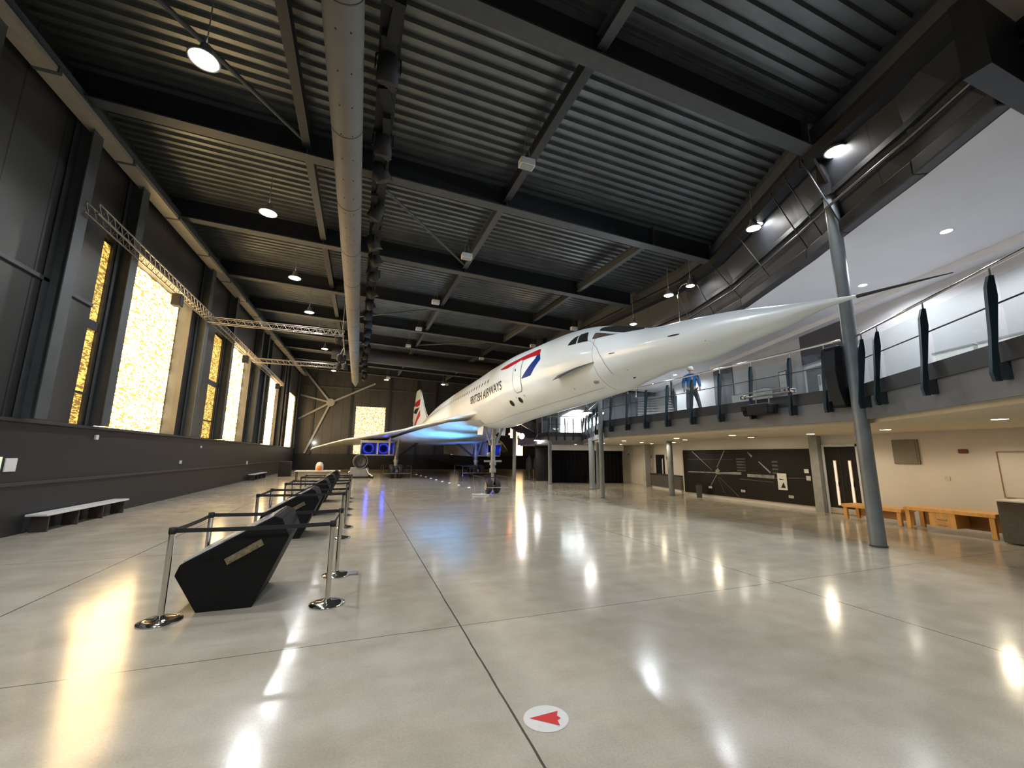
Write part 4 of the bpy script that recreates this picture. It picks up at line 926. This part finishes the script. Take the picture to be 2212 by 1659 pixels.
# access stair to the aircraft
q = thing('access_stair', (12.6, 29.8, 2.0), 'dark enclosed access stair sloping down behind the aircraft belly', 'stairs')
MB().bar((11.0, 30.6, 4.55), (15.0, 30.2, 2.35), .9, .5).build('stringer', M['steel_dk'], q)
MB().bar((11.0, 30.1, 4.85), (15.0, 29.75, 2.65), .04, .06).build('edge_trim', M['gear'], q)
MB().prism([(11.0, 4.9), (14.6, 2.9), (14.6, 3.9), (13.2, 4.4), (11.0, 5.7)], 30.0, 30.04, lambda u, v, t: (u, t, v)).build('side_panel', mat('grey_green_panel', (.12, .13, .13), .5, 0, .3), q)
MB().tube([(11.6, 29.9, 6.1), (13.2, 29.9, 5.0), (14.4, 29.9, 5.0)], .03, 8).build('handrail', M['chrome'], q)
tag(MB().box(12.2, 13.8, 33.2, 33.3, 3.4, 6.4).build('window_pane', M['dayw']), 'small bright window behind the access stair', 'window')
for k, (x, y, z, lb) in enumerate([(10.2, 28, 3.45, 'left of the white lamp under the aircraft'), (10.95, 28, 3.5, 'just above the white lamp under the aircraft')]):
    q = thing('red_lamp', (x, y, z), 'small glowing red lamp %s' % lb, 'lamp', 'red lamps by the access stair')
    MB().lathe([(0, -.08), (.07, -.05), (.08, .03), (0, .08)], (x, y, z), n=14).build('lens', M['redl'], q)
    MB().tube([(x, y, z+.08), (x, y, z+.5)], .012, 6).build('stem', M['steel_dk'], q)
q = thing('floodlight', (11.0, 27.6, 3.3), 'round white floodlight below the aircraft belly', 'lamp')
MB().lathe([(0, 0), (.2, 0)], (11.0, 27.6, 3.3), (0, -1, -.2), n=20).build('lens', M['downc'], q); MB().lathe([(.2, 0), (.22, -.02), (.1, -.25), (0, -.25)], (11.0, 27.6, 3.3), (0, -1, -.2), n=20).build('housing', M['steel_dk'], q)
light('SPOT', (11.0, 27.5, 3.25), 120, (1, .98, .95), .15, q, (10.5, 22, 0), 110, .6)
# loudspeaker stack and projector hung from the gallery
q = thing('loudspeaker', (10.75, 6.4, 3.2), 'tall black curved loudspeaker hanging left of the tall column', 'loudspeaker')
MB().prism([(10.78, 4.62), (10.62, 4.58), (10.56, 4.0), (10.62, 3.5), (10.78, 3.1), (10.98, 3.12), (11.0, 4.62)], 6.27, 6.56, lambda u, v, t: (u, t, v)).build('cabinet', M['black'], q, bevel=.03)
MB().prism([(10.612, 4.5), (10.55, 4.0), (10.61, 3.52), (10.75, 3.16), (10.765, 3.17), (10.63, 3.53), (10.572, 4.0), (10.63, 4.5)], 6.29, 6.54, lambda u, v, t: (u, t, v)).build('grille', mat('speaker_mesh', (.015, .018, .02), .5, .3, .3, 60), q)
MB().box(10.97, 11.05, 6.35, 6.5, 3.5, 3.9).build('bracket', M['steel_dk'], q)
q = thing('projector', (10.75, 8.4, 3.2), 'black projector hung on a short truss in front of the gallery', 'projector')
MB().box(10.5, 10.95, 8.1, 8.75, 3.12, 3.42).build('body', M['blackm'], q, bevel=.04)
MB().lathe([(.1, 0), (.1, .2), (.08, .2), (0, .12)], (10.7, 8.75, 3.2), (0, 1, 0), 16).build('lens', M['black'], q)
MB().box(10.55, 10.9, 8.78, 8.95, 3.25, 3.38).build('shutter', M['black'], q)
for y in (8.2, 8.6): MB().tube([(10.75, y, 3.4), (10.75, y, 3.6)], .02, 8).build('bracket', M['gear'], q)
q = thing('short_truss', (10.75, 8.3, 3.6), 'short silver bar truss carrying the projector', 'truss')
MB().tube([(10.75, 7.45, 3.66), (10.75, 9.1, 3.66)], .028, 10).tube([(10.75, 7.6, 3.78), (10.75, 9.0, 3.78)], .018, 8).build('bar', M['alu'], q)
for y in (7.5, 9.0): MB().lathe([(.03, -.06), (.06, -.06), (.06, .06), (.03, .06)], (10.75, y, 3.68), (0, 1, 0), 14).build('clamp', M['chrome'], q)

# ------------------------------------------------------------------ upper gallery things
q = thing('wall_panel', (18, 11, 4), 'big dark slate panel on the upper white wall, above the gallery door', 'wall panel'); upanel(9.75, 12.15, 5.95, 7.25, .05).build('panel', mat('slate_panel', (.055, .055, .07), .6, 0, .08), q)
struct(upanel(9.75, 12.15, 3.6, 5.95, .03).build('trim_11', mat('grey_reveal', (.3, .31, .33), .5)))
d_ = struct(upanel(10.6, 12.0, 3.6, 5.72, .07).build('door_4', mat('grey_door', (.13, .135, .14), .5)))
upanel(11.95, 12.05, 3.6, 5.82, .09).build('door_frame', M['white_wall'], d_); upanel(10.6, 12.05, 5.72, 5.84, .09).build('door_frame', M['white_wall'], d_)
upanel(11.2, 11.35, 4.3, 5.35, .085).build('door_window', M['whitep'], d_); upanel(10.75, 10.9, 3.8, 4.9, .085).build('door_window', mat('amber_wired_glass', (.5, .4, .2), .3), d_)
upanel(11.22, 11.33, 4.9, 5.3, .09).build('door_sign', M['greyp'], d_)
q = thing('wall_panel', (20.4, 18.3, 4), 'narrower dark slate panel farther along the upper white wall', 'wall panel'); upanel(17.4, 19.4, 3.6, 7.25, .05).build('panel', bpy.data.materials['slate_panel'], q)
for k, (y0, y1, z0, z1, lb) in enumerate([(13.15, 13.7, 4.9, 5.98, 'framed notice board on the upper wall left of the gallery door')]):
    q = thing('notice_board', (uwp(y0), y0, z0), lb, 'notice board')
    f_ = upanel(y0, y1, z0, z1, .03).build('frame', M['steel_dk'], q); upanel(y0+.05, y1-.05, z0+.05, z1-.05, .04).build('sheet', M['whitep'], f_)
    m = MB(); 
    upanel(y0+.15, y0+.3, z0+.12, z0+.2, .045).build('print', M['navy'], f_); upanel(y0+.12, y1-.15, z0+.5, z0+.52, .045).build('print', M['greyp'], f_)
for k, (y0, y1, lb) in enumerate([(13.9, 16.6, 'long white display cabinet against the upper wall left of the notice board'), (5.6, 6.6, 'white display cabinet on the gallery right of the tall column'), (3.2, 5.5, 'longest white display cabinet at the right end of the gallery')]):
    q = thing('display_cabinet', (uwp(y0)-1, y0, 3.6), lb, 'cabinet', 'white cabinets along the upper wall')
    upanel(y0, y1, 3.6, 4.9 if k else 5.2, .5, .35).build('body', M['whitep'], q)
    upanel(y0, y1, 4.9 if k else 5.2, 4.94 if k else 5.24, .54, .33).build('top', M['greyp'], q)
# person on the gallery, seen from behind
px, py, pz = 11.95, 12.25, 3.6
PR = thing('person', (px, py, pz), 'person in a blue jacket, dark trousers and pale hat standing on the gallery', 'person')
def skinmesh(name, J, E_, m_, parent, sub=2):
    me = bpy.data.meshes.new(name); me.from_pydata([j[:3] for j in J], E_, []); o = bpy.data.objects.new(name, me); COL.objects.link(o)
    md = o.modifiers.new('skin', 'SKIN'); md.use_smooth_shade = True
    for i, j in enumerate(J):
        v = me.skin_vertices[0].data[i]; rx = j[3]; v.radius = (rx, j[4] if len(j) > 4 else rx); v.use_root = (i == 0)
    if sub: sb = o.modifiers.new('sub', 'SUBSURF'); sb.levels = sub; sb.render_levels = sub
    me.materials.append(m_); o.parent = parent; o.location = (0, 0, 0); return o
# local frame: faces +x, y to its left
J = [(0, 0, .95, .13, .16), (0, 0, 1.12, .12, .15), (.01, 0, 1.32, .13, .17), (.0, 0, 1.45, .09, .12), (.0, 0, 1.52, .055), (.01, 0, 1.58, .07), (.02, 0, 1.66, .095, .08), (.02, 0, 1.73, .07, .06),
     (0, .19, 1.42, .06), (-.02, .27, 1.17, .048), (.05, .29, .95, .036), (.08, .285, .90, .03),
     (0, -.19, 1.42, .06), (-.02, -.27, 1.17, .048), (.05, -.29, .95, .036), (.08, -.285, .90, .03),
     (0, .1, .86, .095), (.03, .15, .5, .06), (0, .17, .1, .045), (.13, .18, .045, .035),
     (0, -.1, .86, .095), (.0, -.2, .5, .06), (-.05, -.28, .1, .045), (.08, -.29, .045, .035), (.105, 0, 1.63, .018)]
E_ = [(0, 1), (1, 2), (2, 3), (3, 4), (4, 5), (5, 6), (6, 7), (3, 8), (8, 9), (9, 10), (10, 11), (3, 12), (12, 13), (13, 14), (14, 15), (0, 16), (16, 17), (17, 18), (18, 19), (0, 20), (20, 21), (21, 22), (22, 23), (6, 24)]
for sd, wr_, b0 in ((1, 11, .285), (-1, 15, -.285)):
    for f in range(5):
        n0 = len(J); L_ = [.075, .085, .08, .065, .05][f]; y = b0+(-.03+.015*f)*sd if f else b0-.03*sd
        J.append((.085+.01*f, y, .90-L_*.55, .009)); J.append((.095+.008*f, y-.004*sd, .90-L_, .008)); E_ += [(wr_, n0), (n0, n0+1)]
skinmesh('body', J, E_, M['skin'], PR, 1)
Jj = [(0, 0, .90, .155, .19), (0, 0, 1.1, .15, .18), (.01, 0, 1.3, .155, .20), (0, 0, 1.44, .11, .15), (0, 0, 1.52, .075), (0, .2, 1.42, .085), (-.02, .28, 1.17, .07), (.04, .3, .97, .052), (0, -.2, 1.42, .085), (-.02, -.28, 1.17, .07), (.04, -.3, .97, .052)]
skinmesh('jacket', Jj, [(0, 1), (1, 2), (2, 3), (3, 4), (3, 5), (5, 6), (6, 7), (3, 8), (8, 9), (9, 10)], M['jacket'], PR, 2)
Jt = [(0, 0, .95, .14, .17), (0, .1, .84, .11), (.03, .15, .5, .08), (0, .17, .1, .065), (0, -.1, .84, .11), (.0, -.2, .5, .08), (-.05, -.28, .1, .065)]
skinmesh('trousers', Jt, [(0, 1), (1, 2), (2, 3), (0, 4), (4, 5), (5, 6)], M['trouser'], PR, 2)
for sd, (x, y) in ((1, (.04, .18)), (-1, (0, -.285))):
    o = MB().prism([(-.12, 0), (.17, 0), (.17, .05), (.08, .09), (-.1, .1)], y-.05, y+.05, lambda u, v, t: (x+u, t, v)).build('shoe', M['black'], None, bevel=.02); o.parent = PR; o.location = (0, 0, 0)
hat = MB().lathe([(.0, .135), (.06, .125), (.1, .08), (.112, .02), (.115, -.04), (.1, -.045), (.1, 0)], (0.01, 0, 1.68), n=24).build('hat', M['hair'], None); hat.parent = PR; hat.location = (0, 0, 0)
for sd in (-1, 1):
    o = MB().lathe([(0, 0), (.011, .004), (0, .012)], (.105, sd*.035, 1.665), (1, 0, 0), 8).build('eye', M['navy'], None); o.parent = PR; o.location = (0, 0, 0)
    o = MB().lathe([(0, 0), (.028, .004), (0, .02)], (.01, sd*.085, 1.645), (0, sd, 0), 8).build('ear', M['skin'], None); o.parent = PR; o.location = (0, 0, 0)
o = MB().tube([(.103, -.025, 1.60), (.11, 0, 1.598), (.103, .025, 1.60)], .006, 6).build('mouth', M['redp'], None); o.parent = PR; o.location = (0, 0, 0)
PR.rotation_euler = (0, 0, R(40))

# ------------------------------------------------------------------ overhead: duct, black lighting bar, trusses
q = thing('fabric_duct', (-.74, 0, 9.3), 'long round grey fabric air duct hanging under the roof along the hall', 'duct')
MB().tube([(-.74, -7.9, 9.3), (-.74, 44, 9.3), (-.74, 47, 9.3)], [.34, .34, .12], 28).build('tube', M['duct'], q)
m = MB()
for k in range(48):
    y = 4+.82*k
    for a in (-.10, .14): m.add([(-.74+a+.022*math.cos(t), y+.022*math.sin(t), 9.3-math.sqrt(.34**2-a*a)-.004) for t in [2*math.pi*j/8 for j in range(8)]], [tuple(range(8))])
o = m.build('nozzles', M['blackm'], q); o['kind'] = 'stuff'
for k in range(14):
    MB().lathe([(.34, -.012), (.348, -.012), (.348, .012), (.34, .012)], (-.74, 3+3*k, 9.3), (0, 1, 0), 28).tube([(-.74, 3+3*k, 9.64), (-.74, 3+3*k, zd(-.74, 3+3*k))], .008, 5).build('hoop', M['steel'], q)
q = thing('lighting_bar', (.05, 4, 9.7), 'long black lighting bar crowded with cables beside the fabric duct', 'lighting bar')
MB().bar((.05, -7.9, 9.85), (.05, 46, 9.85), .42, .1).bar((.05, -7.9, 10.1), (.05, 37, 10.1), .1, .1).build('bar', M['blackm'], q)
m = MB(); random.seed(3)
for k in range(70):
    y = 1+.65*k; m.bar((.05+random.uniform(-.12, .12), y, 9.72+random.uniform(-.1, .1)), (.05+random.uniform(-.12, .12), y+.7, 9.72+random.uniform(-.12, .1)), random.uniform(.12, .3), .16)
o = m.build('cables', M['blackm'], q); o['kind'] = 'stuff'
fx0 = None; random.seed(11)
fys = [7.4, 9.6, 10.6, 12.6, 14.6, 16.0, 17.6, 19.4, 21.0, 22.8, 24.6, 26.6, 28.6, 30.8, 33, 35.4, 38, 40.6, 43]
for k, y in enumerate(fys):
    x = .05+random.uniform(-.1, .1)
    if fx0 is None:
        fx0 = thing('stage_light', (x, y, 9.6), 'black stage light on the black lighting bar, nearest the camera', 'stage light', 'stage lights on the black lighting bar')
        b_ = MB().lathe([(0, -.25), (.17, -.22), (.21, 0), (.22, .26), (.18, .28), (0, .24)], (x, y, 9.5), (0, .5, -.8), 14).build('can', M['blackm'], fx0)
        MB().bar((x-.24, y, 9.74), (x-.24, y, 9.42), .03, .05).bar((x+.24, y, 9.74), (x+.24, y, 9.42), .03, .05).bar((x-.24, y, 9.74), (x+.24, y, 9.74), .05, .03).build('yoke', M['blackm'], fx0)
        MB().bar((x-.16, y+.02, 9.36), (x+.17, y+.3, 9.3), .16, .02).build('barn_door', M['steel_dk'], fx0)
    else: dup(fx0, (x, y, 9.6+random.uniform(-.08, .05)), 'black stage light on the black lighting bar, %s from the camera' % ord20[k], random.uniform(-1.5, 1.5))
def truss(a, b, name, label, s_=.26, seg=.34):
    a, b = Vector(a), Vector(b); d = (b-a); L_ = d.length; d.normalize(); r_ = d.cross(Vector((0, 0, 1))).normalized(); u = Vector((0, 0, 1))
    q = thing(name, a, label, 'truss', 'silver lattice trusses')
    c = [r_*s_/2, -r_*s_/2, r_*s_/2-u*s_, -r_*s_/2-u*s_]
    for k in range(4): MB().tube([a+c[k], b+c[k]], .024, 6).build('chord', M['alu'], q)
    m = MB(); n = int(L_/seg)
    for k in range(n):
        p0 = a+d*(L_*k/n); p1 = a+d*(L_*(k+.5)/n); p2 = a+d*(L_*(k+1)/n)
        m.tube([p0+c[0], p1+c[2]], .011, 4, False).tube([p1+c[2], p2+c[0]], .011, 4, False).tube([p0+c[1], p1+c[3]], .011, 4, False).tube([p1+c[3], p2+c[1]], .011, 4, False).tube([p0+c[2], p1+c[3]], .011, 4, False)
    m.build('lattice', M['alu'], q); return q
truss((-6.75, 12.6, 8.15), (-6.75, 21.6, 8.1), 'lattice_truss', 'silver lattice truss along the left wall above the nearest light curtain')
truss((-6.75, 22.2, 8.15), (-6.75, 41, 8.1), 'lattice_truss', 'far silver lattice truss along the left wall above the distant light curtains')
truss((-6.9, 21.9, 8.1), (-1.05, 21.9, 8.1), 'lattice_truss', 'nearer silver lattice truss crossing from the left wall to the duct')
truss((-6.9, 30.6, 8.1), (-1.4, 30.6, 8.1), 'lattice_truss', 'farther silver lattice truss crossing from the left wall to the duct')
for k, (x, y, z) in enumerate([(-1.35, 22.3, 7.75), (-1.35, 25, 7.4), (-1.2, 26, 7.6), (-1.5, 27, 7.3), (-1.15, 28, 7.5)]):
    q = thing('stage_light', (x, y, z), 'dark stage light clustered beside the duct between the two crossing trusses, %s from the camera' % ordn[k], 'stage light', 'stage lights between the crossing trusses')
    MB().lathe([(0, -.2), (.15, -.15), (.18, .15), (.1, .25)], (x, y, z), (0, .5, -.8), 12).build('can', M['blackm'], q)
    MB().tube([(x, y, z+.12), (-1.17, y, 8.02)], .02, 6).build('hook', M['gear'], q)
q = thing('hanging_pipe', (-1.15, 22, 8.1), 'thin silver pipe joining the ends of the two crossing trusses', 'pipe')
MB().tube([(-1.15, 22, 8.1), (-1.2, 30.5, 8.0)], .03, 6).build('pipe', M['alu'], q); MB().tube([(-1.15, 22, 8.1), (-1.15, 22, 10.6)], .02, 6).build('drop_rod', M['alu'], q)
for k, (y, z, lb) in enumerate([(17.7, 7.75, 'hanging over the nearest light curtain'), (27.6, 7.7, 'above the second light curtain'), (38, 7.7, 'above the third light curtain')]):
    q = thing('stage_light', (-6.6, y, z), 'small black spotlight on the left wall truss, ' + lb, 'stage light')
    MB().box(-6.75, -6.45, y-.15, y+.15, z-.55, z-.1).build('can', M['blackm'], q, bevel=.03); MB().tube([(-6.6, y, z-.1), (-6.6, y, z+.15)], .02, 6).build('hook', M['gear'], q)
MB_d = MB().tube([(12.5, 38, 10.2), (-2.7, 38, 10.73)], .62, 24)
tag(MB_d.build('round_duct', mat('dark_duct', (.05, .05, .05), .5, .2)), 'fat round duct crossing the far end of the hall under the roof', 'duct')
for (y, ty, tz, e) in ((7.4, 6.5, 4.3, 560), (9.6, 10.5, 4.6, 720), (12.6, 14.5, 4.7, 820), (17.6, 20.0, 4.7, 850), (24.6, 29.0, 4.6, 900)):
    light('SPOT', (.25, y, 9.3), e, (.86, .94, 1), .12, None, (AX-1.2, ty, tz), 52, .9, 'added_stage_beam')  # extra beams added along the bar to brighten the aircraft side
# white box fittings on wires
bx0 = None
for k, (x, y, z, lb) in enumerate([(3.65, 8.9, 9.5, 'nearest and largest'), (3.43, 14.45, 9.5, 'second nearest'), (3.3, 20.6, 9.85, 'third along the middle row'), (3.25, 26.8, 10.2, 'fourth along the middle row'), (3.2, 32.6, 10.5, 'fifth along the middle row'), (12.0, 21.5, 9.7, 'just behind the cockpit roof'), (11.6, 27.0, 9.95, 'right of the fuselage top'), (9.4, 33.0, 10.1, 'above the cabin roof'), (9.0, 46, 9.9, 'over the tail'), (2.6, 46.5, 10.3, 'near the far wall')]):
    lb2 = 'small white box fitting hanging on wires from the roof, ' + lb
    if bx0 is None:
        bx0 = thing('hanging_fitting', (x, y, z), lb2, 'ceiling fitting', 'white box fittings under the roof')
        MB().box(x-.2, x+.2, y-.13, y+.13, z-.12, z+.08).build('housing', M['whitep'], bx0, bevel=.02)
        MB().box(x-.17, x+.17, y-.1, y+.1, z-.135, z-.12).build('louvre', M['greyp'], bx0)
        MB().tube([(x-.1, y, z+.08), (x, y, z+.9)], .006, 4).tube([(x+.1, y, z+.08), (x, y, z+.9)], .006, 4).tube([(x, y, z+.9), (x, y, z+1.25)], .006, 4).build('wire', M['gear'], bx0)
    else: dup(bx0, (x, y, z), lb2)

# ------------------------------------------------------------------ lamps
LW = 1.0
def highbay(x, y, z, e, label, col=(.93, .965, 1), r_=.24, name='high_bay_lamp', spot=150, group='white high bay lamps', tgt=None):
    q = thing(name, (x, y, z), label, 'lamp', group)
    MB().lathe([(.05, .34), (.09, .32), (.12, .16), (r_+.03, .02), (r_+.03, 0), (r_, 0), (r_*.9, .03)], (x, y, z), n=24).build('shade', M['gear'], q)
    MB().lathe([(0, -.03), (r_*.7, -.02), (r_, .01)], (x, y, z), n=24).build('lens', M['lamp'], q)
    MB().tube([(x, y, z+.33), (x, y, min(z+1.4, zd(x, y)))], .012, 6).build('rod', M['gear'], q)
    light('SPOT', (x, y, z-.06), e*LW, col, r_*.8, q, tgt, spot, .55)
    return q
WM = (.96, .975, 1)
for k, (x, y, z) in enumerate([(-3.27, 8.3, 9.3), (-3.2, 13.9, 9.45), (-3.2, 19.7, 9.7), (-3.2, 25.4, 10.0), (-3.2, 31.0, 10.3), (-3.2, 36.8, 10.6), (-3.1, 48.0, 10.9)]):
    highbay(x, y, z, 620, 'bright round lamp in the left-hand row, %s from the camera' % ordn[k], WM if k < 3 else (.93, .965, 1))
highbay(-3.3, 2.6, 9.2, 620, 'bright round lamp in the left-hand row, directly overhead', WM)
highbay(-3.3, -3.2, 9.1, 620, 'bright round lamp in the left-hand row, behind the camera', WM)
highbay(1.5, -4.5, 9.0, 1500, 'added round lamp over the middle of the hall behind the camera', (.88, .94, 1))  # unseen lamp added to brighten the aircraft
highbay(2.5, 48, 10.3, 420, 'distant round lamp above the tail on the left')
highbay(9.0, 48, 10.2, 420, 'distant round lamp above the tail on the right')
CL = (.84, .92, 1)
highbay(10.4, 5.55, 9.25, 560, 'brilliant cool white lamp at the top of the tall column', CL, .22, 'flood_lamp', 125, 'cool white lamps along the right girder', (3, 12, 0))
highbay(11.5, 8.7, 9.2, 340, 'lower of the two overlapping cool lamps on the right girder', CL, .2, 'flood_lamp', 125, 'cool white lamps along the right girder', (3, 12, 0))
highbay(11.75, 8.75, 9.42, 220, 'upper of the two overlapping cool lamps on the right girder', CL, .15, 'flood_lamp', 125, 'cool white lamps along the right girder', (3, 12, 0))
highbay(12.7, 14.0, 9.1, 440, 'cool lamp left of the curved lamp pole above the nose', CL, .2, 'flood_lamp', 125, 'cool white lamps along the right girder', (3, 12, 0))
highbay(13.0, 13.0, 9.2, 260, 'cool lamp right of the curved lamp pole above the nose', CL, .17, 'flood_lamp', 125, 'cool white lamps along the right girder', (3, 12, 0))
highbay(13.0, 17.0, 8.7, 420, 'cool lamp just peeping over the cockpit', CL, .17, 'flood_lamp', 125, 'cool white lamps along the right girder', (3, 12, 0))
q = thing('lamp_pole', (13.0, 13.6, 7.4), 'slim curved lamp pole rising behind the aircraft nose', 'pole')
MB().tube([(12.85, 13.6, 7.4), (12.85, 13.6, 9.0), (12.87, 13.55, 9.25), (12.93, 13.4, 9.4), (13.0, 13.1, 9.4)], .025, 8).build('pole', M['chrome'], q)
highbay(11.9, 20.0, 4.3, 160, 'wide oval lamp under the gallery roof beneath the aircraft belly', (1, .97, .92), .28, 'oval_lamp', 150, 'lamps around the access stair')
highbay(12.6, 28.5, 3.05, 90, 'small half-dome lamp above the coat rack', (1, .9, .8), .25, 'oval_lamp', 150, 'lamps around the access stair')
# ground floor downlights
dl0 = None
dln = ['at the right edge above the grey cabinet', 'just right of the tall column', 'above the black double doors', 'above the right half of the mural', 'above the left half of the mural', 'front row, above the mural poster', 'front row, left end of the mural', 'above the low dark counter', 'beside the slim corner column', 'behind the slim corner column', 'above the doorway behind the counter', 'close in front of the thick grey column', 'halfway between counter and curtains', 'nearest the right-hand black curtain', 'nearest the left-hand black curtain']
gl = [(12.2, 4.35), (14.0, 7.25), (14.4, 9.6), (14.9, 12.3), (14.6, 15.6), (13.0, 11.5), (13.2, 14.6), (16.6, 18.6), (13.0, 18.2), (15.2, 19.6), (17.2, 21.2), (14.6, 22.6), (16.6, 23.6), (16.0, 25.2), (14.2, 25.5)]
for k, (x, y) in enumerate(gl):
    if dl0 is None:
        dl0 = thing('downlight', (x, y, 2.72), 'small round warm downlight under the gallery, at the right edge above the grey cabinet', 'downlight', 'downlights under the gallery')
        MB().lathe([(.125, 0), (.145, -.008), (.145, 0)], (x, y, 2.72), n=20).build('trim_ring', M['whitep'], dl0)
        MB().lathe([(0, -.003), (.125, -.003)], (x, y, 2.72), n=20).build('lens', M['down'], dl0)
    else: dup(dl0, (x, y, 2.72), 'small round warm downlight under the gallery, ' + dln[k])
for x, y in ((13.9, 5.5), (13.9, 9.2), (13.6, 13.2), (14.4, 17.2), (15.6, 21.5), (15.5, 24.3)):
    light('SPOT', (x, y, 2.66), 48, (1, .85, .62), .1, None, None, 165, .35, 'downlight_beam')
for k, (x, y, lb) in enumerate([(13.25, 5.0, 'nearest'), (15.0, 7.8, 'middle, above the nose tip'), (20.0, 21.9, 'far, over the stairs on the gallery'), (21.0, 25.3, 'farthest, beyond the gallery stairs')]):
    q = thing('downlight', (x, y, 7.45), 'round cool downlight in the white upper ceiling, %s' % lb, 'downlight', 'downlights in the upper ceiling')
    MB().lathe([(.11, 0), (.13, -.008), (.13, 0)], (x, y, 7.45), n=20).build('trim_ring', M['whitep'], q); MB().lathe([(0, -.003), (.11, -.003)], (x, y, 7.45), n=20).build('lens', M['downc'], q)
    light('SPOT', (x, y, 7.4), 250, (.94, .96, 1), .12, q, None, 160, .3)
# little lamps, boxes and signs on the left dado
for k, (y, z, s_, lb, mt) in enumerate([(15.7, 2.33, .07, 'small pale box high on the dado below the nearest light curtain', 'whitep'), (22.2, 1.5, .07, 'small pale box on the dado past the nearest curtain', 'whitep'), (34.0, 1.25, .12, 'little white plate on the dado farther along', 'whitep'), (24.5, 2.2, .05, 'tiny pale box high on the dado below the second light curtain', 'whitep')]):
    tag(MB().box(XL, XL+.06, y-s_, y+s_, z-s_, z+s_).build('wall_box', M[mt], bevel=.01), lb, 'wall box')
q = thing('exit_sign', (XL+.03, 12.1, 1.6), 'pale green and white sign at the left edge of the dado', 'sign')
MB().box(XL, XL+.03, 11.8, 12.4, 1.45, 1.78).build('panel', emis('green_white_sign', (.75, .85, .6), .45), q)
q = thing('wall_notice', (XL+.03, 12.7, 1.6), 'small square white notice beside the green sign', 'notice')
MB().box(XL, XL+.03, 12.52, 12.85, 1.45, 1.75).build('panel', M['whitep'], q, bevel=.01)
tag(MB().lathe([(0, -.04), (.1, -.03), (.13, .02)], (-5.2, 56.6, 3.3), (0, -1, 0), 16).build('wall_lamp', M['lamp']), 'tiny bright lamp on the far wall left of the wing tip', 'lamp')
